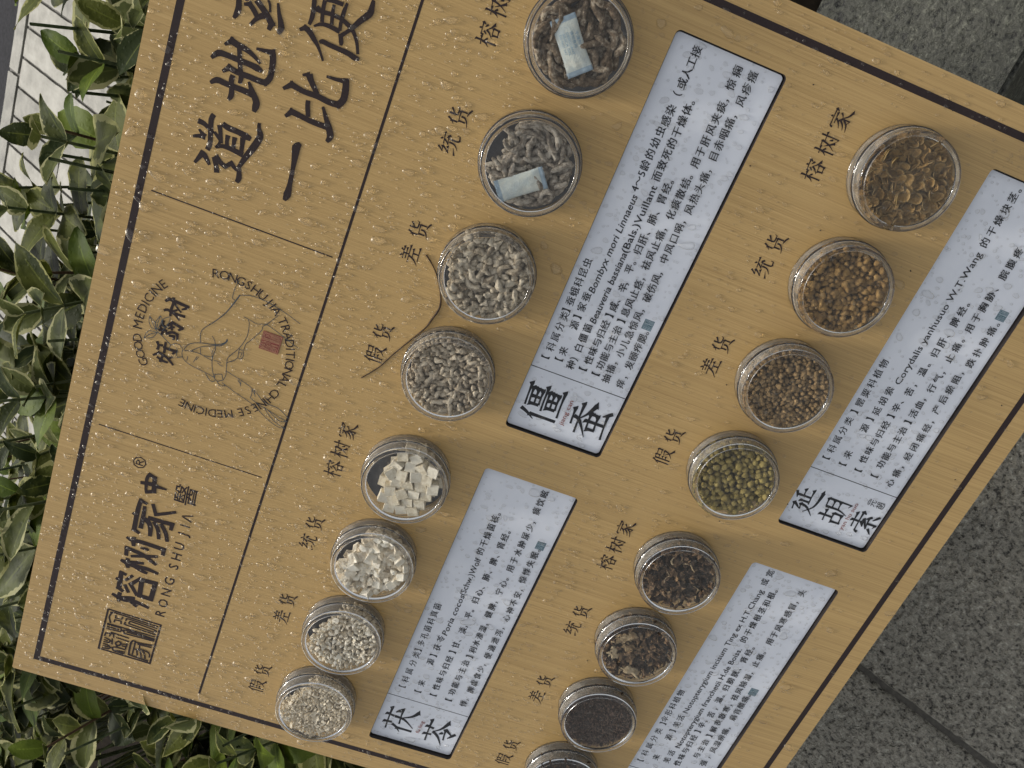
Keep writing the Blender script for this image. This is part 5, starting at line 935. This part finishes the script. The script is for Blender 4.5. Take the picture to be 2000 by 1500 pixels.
# desiccant sachets
def sachet(name, u, v, ang, L, W, z, label, words, tiltx=0.0, seed=1):
    e = bpy.data.objects.new(name, None); COL.objects.link(e); e.matrix_world = at(u, v, z, euler(tiltx, 0.05, ang))
    tag(e, label, "sachet")
    rr = random.Random(seed); nx, ny = 22, 12; V = []; F = []; seam = 0.085
    for s in (1, -1):
        for j in range(ny + 1):
            for i in range(nx + 1):
                x, y = i / nx, j / ny
                q = min(1, max(0, (x - seam) / 0.22)) * min(1, max(0, (1 - seam - x) / 0.22)); q2 = math.sin(math.pi * y) ** 0.6
                hgt = 1.7 * (q ** 0.5) * q2 + (0.35 * nz((x * 3, y * 3, s), 2.0, seed) if q > 0 else 0.0)
                crimp = 0.0 if q > 0 else 0.22 * math.sin(y * 60)
                V.append((mm((x - .5) * L), mm((y - .5) * W * (1 - 0.05 * q)), mm(s * (0.12 + max(0, hgt)) + crimp + (0.8 * (abs(x - .5) * 2) ** 3))))
    m = (nx + 1) * (ny + 1)
    top = []
    for s in (0, 1):
        for j in range(ny):
            for i in range(nx):
                a = s * m + j * (nx + 1) + i; q = (a, a + 1, a + nx + 2, a + nx + 1); F.append(q if s == 0 else q[::-1])
    for j in range(ny):
        for i in (0, nx): a = j * (nx + 1) + i; b = a + nx + 1; F.append((a, b, m + b, m + a) if i == 0 else (b, a, m + a, m + b))
    for i in range(nx):
        for j in (0, ny): a = j * (nx + 1) + i; F.append((a + 1, a, m + a, m + a + 1) if j == 0 else (a, a + 1, m + a + 1, m + a))
    me = mesh("packet", V, F, [M['sachet'], M['sachet_seam']], True)
    for p in me.polygons: p.material_index = 1 if abs(p.center.x) > mm(L * (0.5 - seam)) else 0
    link("packet", me, e)
    def hz(x, y):
        X, Y = x / mm(L) + .5, y / mm(W) + .5; q = min(1, max(0, (X - seam) / 0.22)) * min(1, max(0, (1 - seam - X) / 0.22))
        return mm(0.12 + max(0, 1.7 * q ** .5 * max(0, math.sin(math.pi * min(1, max(0, Y)))) ** .6 + 0.35 * nz((X * 3, Y * 3, 1), 2.0, seed)) + 0.8 * (abs(X - .5) * 2) ** 3) + 0.00022
    if words:
        mb = MB_()
        for (s, x0, x1, yy, h) in words:
            V_, F_ = _want[(s, 0.004)]; a0, a1, b0, b1 = bounds((s, 0.004)); out = []
            for x, y in V_:
                X = mm(x0 + (x - a0) / (a1 - a0) * (x1 - x0)); Y = mm(yy + (y - b0) / (b1 - b0) * h); out.append((X, Y, hz(X, Y)))
            mb.add(out, F_)
        mb.build("sachet_print", [M['blue_print']], e)
sachet("desiccant_sachet", -17.8, 40.3, math.radians(222), 31.5, 14.5, 14.6, "pale blue printed desiccant sachet among brown silkworms in the topmost jar",
       [("干燥剂", -6.5, 0.5, 3.8, 1.9), ("请勿食用", -7.5, 1.5, 1.2, 1.9), ("DESICCANT", -7.5, 4.5, -0.9, 1.3), ("SILICA GEL", -7.5, 4.5, -2.9, 1.3), ("DO NOT EAT", -7.5, 3.5, -4.9, 1.3)])
sachet("desiccant_sachet", -98.2, 42.3, math.radians(-52), 29.5, 13.5, 14.6, "crumpled blue and cream sachet among grey silkworms", [], 0.1, 5)
# two silkworms lying over the printed sachet's upper corner
for du, dv, a in ((-8.5, 29, 0.2), (-13.5, 27.5, 0.35)):
    o = link("dried_silkworm", WB[3]); o.matrix_world = at(du - 0, dv, 15.6, euler(0.4, 0, a) @ Matrix.Scale(0.72, 4)); tag(o, "brown silkworm lying over the corner of the printed sachet", "silkworm", "silkworms on the printed sachet's corner")

# the bent twig lying on the board
tw = parse(TWIG)[0]; mb = MB_()
P = []
for i in range(len(tw) - 1):
    for k in range(5):
        t = k / 5; p0, p1, p2, p3 = tw[max(i - 1, 0)], tw[i], tw[i + 1], tw[min(i + 2, len(tw) - 1)]
        P.append([0.5 * (2 * p1[j] + (p2[j] - p0[j]) * t + (2 * p0[j] - 5 * p1[j] + 4 * p2[j] - p3[j]) * t * t + (3 * p1[j] - p0[j] - 3 * p2[j] + p3[j]) * t ** 3) for j in range(3)])
P.append(list(tw[-1])); rr = random.Random(9); nr = 8
for i, p in enumerate(P):
    q0, q1 = P[max(i - 1, 0)], P[min(i + 1, len(P) - 1)]; dx, dy = q1[0] - q0[0], -(q1[1] - q0[1]); l = math.hypot(dx, dy); dx /= l; dy /= l
    r = p[2] * 0.5 * 0.58 * (1.25 if i % 9 == 4 else 1.0) * rr.uniform(0.92, 1.1)
    for k in range(nr):
        a = 2 * math.pi * k / nr; mb.v.append((mm(p[0] - dy * math.cos(a) * r), mm(-p[1] + dx * math.cos(a) * r), mm(r * math.sin(a) + r + 0.1)))
for i in range(len(P) - 1):
    for k in range(nr): mb.f.append((i * nr + k, i * nr + (k + 1) % nr, (i + 1) * nr + (k + 1) % nr, (i + 1) * nr + k)); mb.m.append(0)
mb.f += [tuple(reversed(range(nr))), tuple((len(P) - 1) * nr + k for k in range(nr))]; mb.m += [0, 0]
tag(mb.build("fallen_twig", [M['bark']], None, at(0, 0, 0), True), "thin dark bent twig lying on the board beside two jars", "twig")
# specks of dirt
rr = random.Random(12); mb = MB_()
for u, v in ((-41, 166), (-173.5, 218), (13, 178), (-270, 262), (-290, 258), (-62, 289), (30, 260), (-60, 224), (-340, 280), (-120, 395), (-180, 398), (-420, 225), (-330, 200), (-240, 300)):
    V = lump_mesh("s", 0.6, 0.4, 0.3, M['dark'], rr.random() * 9, 0.3, 1); m = loc(u, v, 0.25, euler(0, 0, rr.uniform(0, 6)))
    mb.add([tuple(m @ q.co) for q in V.vertices], [tuple(p.vertices) for p in V.polygons])
tag(mb.build("dirt_specks", [M['dark']], None, at(0, 0)), "tiny dark specks of dirt scattered on the board", "dirt", None, 'stuff')

# ------------------------------------------------------------------ rain drops on the board and plaques
rr = random.Random(77); mb = MB_(); cells = {}
jars = [(u, 43.6) for u in JC] + [(u, 249.9) for u in DC]
def inhole(u, v, g=0.0):
    return any(a + g < u < b - g and c + g < v < d - g for a, b, c, d in HOLES)
cnt = 0
for _ in range(60000):
    u, v = rr.uniform(U0 + 2, U1 - 2), rr.uniform(V0 + 2, V1 - 2)
    r = min(3.2, 0.62 * math.exp(abs(rr.gauss(0, 0.62))))
    hole = inhole(u, v, r + 1)
    if not hole and inhole(u, v, -r - 0.5): continue
    dens = 0.95 if v < 60 else 0.55 if v < 200 else 0.28
    if hole: dens = 0.8
    if v > 385: dens = 0.05
    if u < -300 and v > 100 and not hole: dens *= 1.3
    if r > 2.0 and v > 100 and not hole: dens *= 0.35
    if rr.random() > dens: continue
    if any((u - a) ** 2 + (v - b) ** 2 < (30.6 + r) ** 2 for a, b in jars): continue
    key = (int(u // 6), int(v // 6)); bad = False
    for i in (-1, 0, 1):
        for j in (-1, 0, 1):
            for a, b, q in cells.get((key[0] + i, key[1] + j), ()):
                if (u - a) ** 2 + (v - b) ** 2 < (r + q) ** 2 * 1.1: bad = True
    if bad: continue
    cells.setdefault(key, []).append((u, v, r))
    el = rr.uniform(1.0, 1.7) if r > 1 else rr.uniform(0.95, 1.3)
    big = r > 1.1
    V, F = dome(0, mm(r * 0.92), mm(r * el), mm(r * rr.uniform(0.45, 0.68)), rr, 4 if big else 3, 16 if big else 9)
    a = rr.gauss(0, 0.3); c_, s_ = math.cos(a), math.sin(a)
    z0 = mm(-3.8) if hole else 0.0
    mb.add([(mm(u) + x * c_ - y * s_, -mm(v) + x * s_ + y * c_, z + z0) for x, y, z in V], F); cnt += 1
    if cnt > 7500: break
tag(mb.build("rain_drops", [M['water']], None, at(0, 0, 0), True), "rain drops scattered all over the board and its plaques", "rain drops", None, 'stuff')

# ------------------------------------------------------------------ variegated shrubs behind and beside the board
def leaf_mesh(name, mat, L, W, fold, curl, seed, serr=0.03):
    n, m = 8, 2; V = []; F = []; E = []; A = []
    rr = random.Random(seed); tw_ = rr.uniform(-0.3, 0.3)
    for i in range(n + 1):
        t = i / n; w = W * (math.sin(math.pi * t ** 0.82) ** 0.8) * (1 + 0.0) + 0.0004
        for j in range(-m, m + 1):
            s = j / m; ww = w * (1 + (serr * (1 if i % 2 else -1) if abs(s) == 1 else 0))
            x = L * t; y = ww * s; z = fold * abs(y) - curl * L * (t ** 2) + 0.05 * L * t + 0.10 * W * math.sin(t * 7 + seed + s * 2) * abs(s)
            z += tw_ * y * t
            V.append((x, y, z)); E.append(abs(s) if 0 < i < n else 1.0); A.append(t)
    k = 2 * m + 1
    for i in range(n):
        for j in range(k - 1): a = i * k + j; F.append((a, a + k, a + k + 1, a + 1))
    me = mesh(name, V, F, [mat], True)
    at1 = me.attributes.new("edge", 'FLOAT', 'POINT'); at1.data.foreach_set("value", [max(e, max(0, (t - .82) / .18) * .9) for e, t in zip(E, A)])
    at2 = me.attributes.new("along", 'FLOAT', 'POINT'); at2.data.foreach_set("value", A)
    return me
LEAVES = []
for k, mt in enumerate(['leaf', 'leaf', 'leaf', 'leaf', 'leaf_grey', 'leaf_grey', 'leaf_green']):
    rr = random.Random(300 + k)
    LEAVES.append(leaf_mesh("leaf", M[mt], 0.050 * rr.uniform(.85, 1.2), 0.0142 * rr.uniform(.85, 1.25), rr.uniform(0.05, 0.4), rr.uniform(0.05, 0.35), k))
MBI = MB.inverted()
def clear_of_board(p, pad=0.012):
    q = MBI @ p; u, v, n = q.x * 1000, -q.y * 1000, q.z
    inside = U0 - 12 < u < U1 + 12 and V0 - 10 < v < V1 + 10
    return not (inside and n > -0.05)
def tube(mb, pts, r0, r1, mi=0, nr=5):
    b = len(mb.v); n = len(pts)
    for i, p in enumerate(pts):
        d = (pts[min(i + 1, n - 1)] - pts[max(i - 1, 0)]).normalized(); x = d.orthogonal().normalized(); y = d.cross(x); r = r0 + (r1 - r0) * i / (n - 1)
        for k in range(nr): a = 2 * math.pi * k / nr; mb.v.append(tuple(p + x * math.cos(a) * r + y * math.sin(a) * r))
    for i in range(n - 1):
        for k in range(nr): mb.f.append((b + i * nr + k, b + i * nr + (k + 1) % nr, b + (i + 1) * nr + (k + 1) % nr, b + (i + 1) * nr + k)); mb.m.append(mi)
def shrub(cx, cy, rx, ry, ztop, n_tw, label, seed, lean=(0, 0), scale=1.0):
    e = bpy.data.objects.new("variegated_shrub", None); COL.objects.link(e); e.location = (cx, cy, 0.09)
    tag(e, label, "shrub", "variegated shrubs around the board")
    rr = random.Random(seed); mb = MB_(); nl = 0; T = Matrix.Translation((-cx, -cy, -0.09))
    for k in range(n_tw):
        a, q = rr.uniform(0, 6.28), math.sqrt(rr.random()); tx_, ty_ = cx + rx * q * math.cos(a), cy + ry * q * math.sin(a)
        tz = ztop(tx_, ty_) + rr.gauss(0, 0.035)
        b = Vector((cx + (tx_ - cx) * 0.35, cy + (ty_ - cy) * 0.35, 0.09)); tip = Vector((tx_ + lean[0], ty_ + lean[1], tz))
        mid = b.lerp(tip, 0.55) + Vector((rr.uniform(-.05, .05), rr.uniform(-.05, .05), 0.05))
        pts = [(b * (1 - t) ** 2 + mid * 2 * t * (1 - t) + tip * t * t) for t in [i / 10 for i in range(11)]]
        pts = [p for p in pts if clear_of_board(p)]
        if len(pts) < 5: continue
        tube(mb, [p - Vector((cx, cy, 0.09)) for p in pts], 0.0032, 0.0012, 0 if rr.random() < 0.8 else 1)
        d_all = pts[-1] - pts[0]; L_ = d_all.length
        s = 0.0; az = rr.uniform(0, 6.28); step = 0.020
        np_ = rr.randint(5, 8)
        for m_ in range(np_):
            t = 1 - m_ * step * rr.uniform(.9, 1.3) / L_ - 0.002
            f_ = t * (len(pts) - 1); i0 = max(0, min(int(f_), len(pts) - 2)); p = pts[i0].lerp(pts[i0 + 1], f_ - i0)
            d = (pts[i0 + 1] - pts[i0]).normalized(); x = d.orthogonal().normalized(); y = d.cross(x); az += math.pi / 2 + rr.uniform(-.3, .3)
            for o_ in (0, math.pi):
                if rr.random() < 0.06: continue
                out = x * math.cos(az + o_) + y * math.sin(az + o_)
                lift = 0.9 - 0.16 * m_ + rr.uniform(-.2, .2)
                ax = (out + d * lift).normalized(); up = (d - ax * d.dot(ax)).normalized()
                if up.length < .1: up = Vector((0, 0, 1))
                sd_ = up.cross(ax).normalized(); sc_ = scale * (0.62 + 0.13 * min(m_, 4)) * rr.uniform(.8, 1.15)
                if not clear_of_board(p) or not clear_of_board(p + ax * 0.055 * sc_): continue
                if nl >= 298: continue
                Rm = Matrix(((ax.x, sd_.x, up.x, p.x - cx), (ax.y, sd_.y, up.y, p.y - cy), (ax.z, sd_.z, up.z, p.z - 0.09), (0, 0, 0, 1)))
                me = rr.choice(LEAVES) if m_ > 1 or rr.random() < 0.6 else rr.choice(LEAVES[4:])
                link("leaf", me, e, Rm @ Matrix.Scale(sc_, 4)); nl += 1
    mb.build("stems", [M['stem'], M['wood_stem']], e, smooth=True)
    return nl
def htop(x, y): return 0.93 - 0.42 * max(0, y - 0.55) - 0.10 * max(0, -x - 0.9)
LB = ["variegated shrub at the photo's top left corner", "variegated shrub behind the large headline characters", "variegated shrub beside the hand emblem",
      "variegated shrub beside the board's logo", "variegated shrub at the board's left corner", "shaded variegated shrub under the photo's bottom edge"]
k = 0
for (cx, cy, rx, ry, n, lab) in ((-0.02, 0.66, 0.19, 0.13, 34, "leafy shrub behind the board's top right part, at the photo's top edge"),
                                 (-0.28, 0.66, 0.17, 0.13, 32, LB[1]), 
                                 (-0.52, 0.68, 0.16, 0.15, 34, LB[2]), (-0.80, 0.70, 0.17, 0.17, 34, LB[3]), (-0.98, 1.02, 0.20, 0.14, 26, "variegated shrub at the photo's left edge, halfway down"),
                                 (-0.78, 0.40, 0.13, 0.16, 34, LB[4]), (-1.06, 0.62, 0.17, 0.18, 32, "outer variegated shrub toward the photo's bottom left"), (-1.15, 0.95, 0.2, 0.16, 24, "farther variegated shrub low on the photo's left edge"),
                                 (-0.82, 0.14, 0.15, 0.13, 26, LB[5]), (-1.02, 0.34, 0.13, 0.15, 26, "dim variegated shrub in the photo's bottom left corner")):
    k += 1
    zt = htop if cy > 0.5 else (lambda x, y: 0.78 - 0.35 * max(0, 0.45 - y))
    shrub(cx, cy, rx, ry, zt, int(n * 1.25), lab, 500 + k, scale=1.06)

# two leaves of the corner shrub that reach over the board's left edge
sh_ = [o for o in COL.objects if o.get("label") == LB[4]][0]
for (u, v, n, a, rx_, s) in ((-612, -62, -6, -0.75, 0.5, 1.0), (-610, -84, -14, 0.2, -0.4, 1.05)):
    m = at(u, v, n, Matrix.Rotation(a, 4, 'Z') @ Matrix.Rotation(-0.38, 4, 'Y') @ Matrix.Rotation(rx_, 4, 'X') @ Matrix.Scale(s * 0.8, 4))
    o = link("leaf", LEAVES[4], sh_); o.matrix_basis = Matrix.Translation(-sh_.location) @ m

# a drop hanging from the board's lower edge
dm = lump_mesh("drop", 2.2, 3.2, 2.0, mat_glass("hanging_drop_water", 1.33), 2.2, 0.15, 3)
o = link("water_drop", dm); o.matrix_world = at(-229, 422.5, -4, Matrix.Identity(4)); tag(o, "bright water drop hanging from the board's lower edge", "water drop")
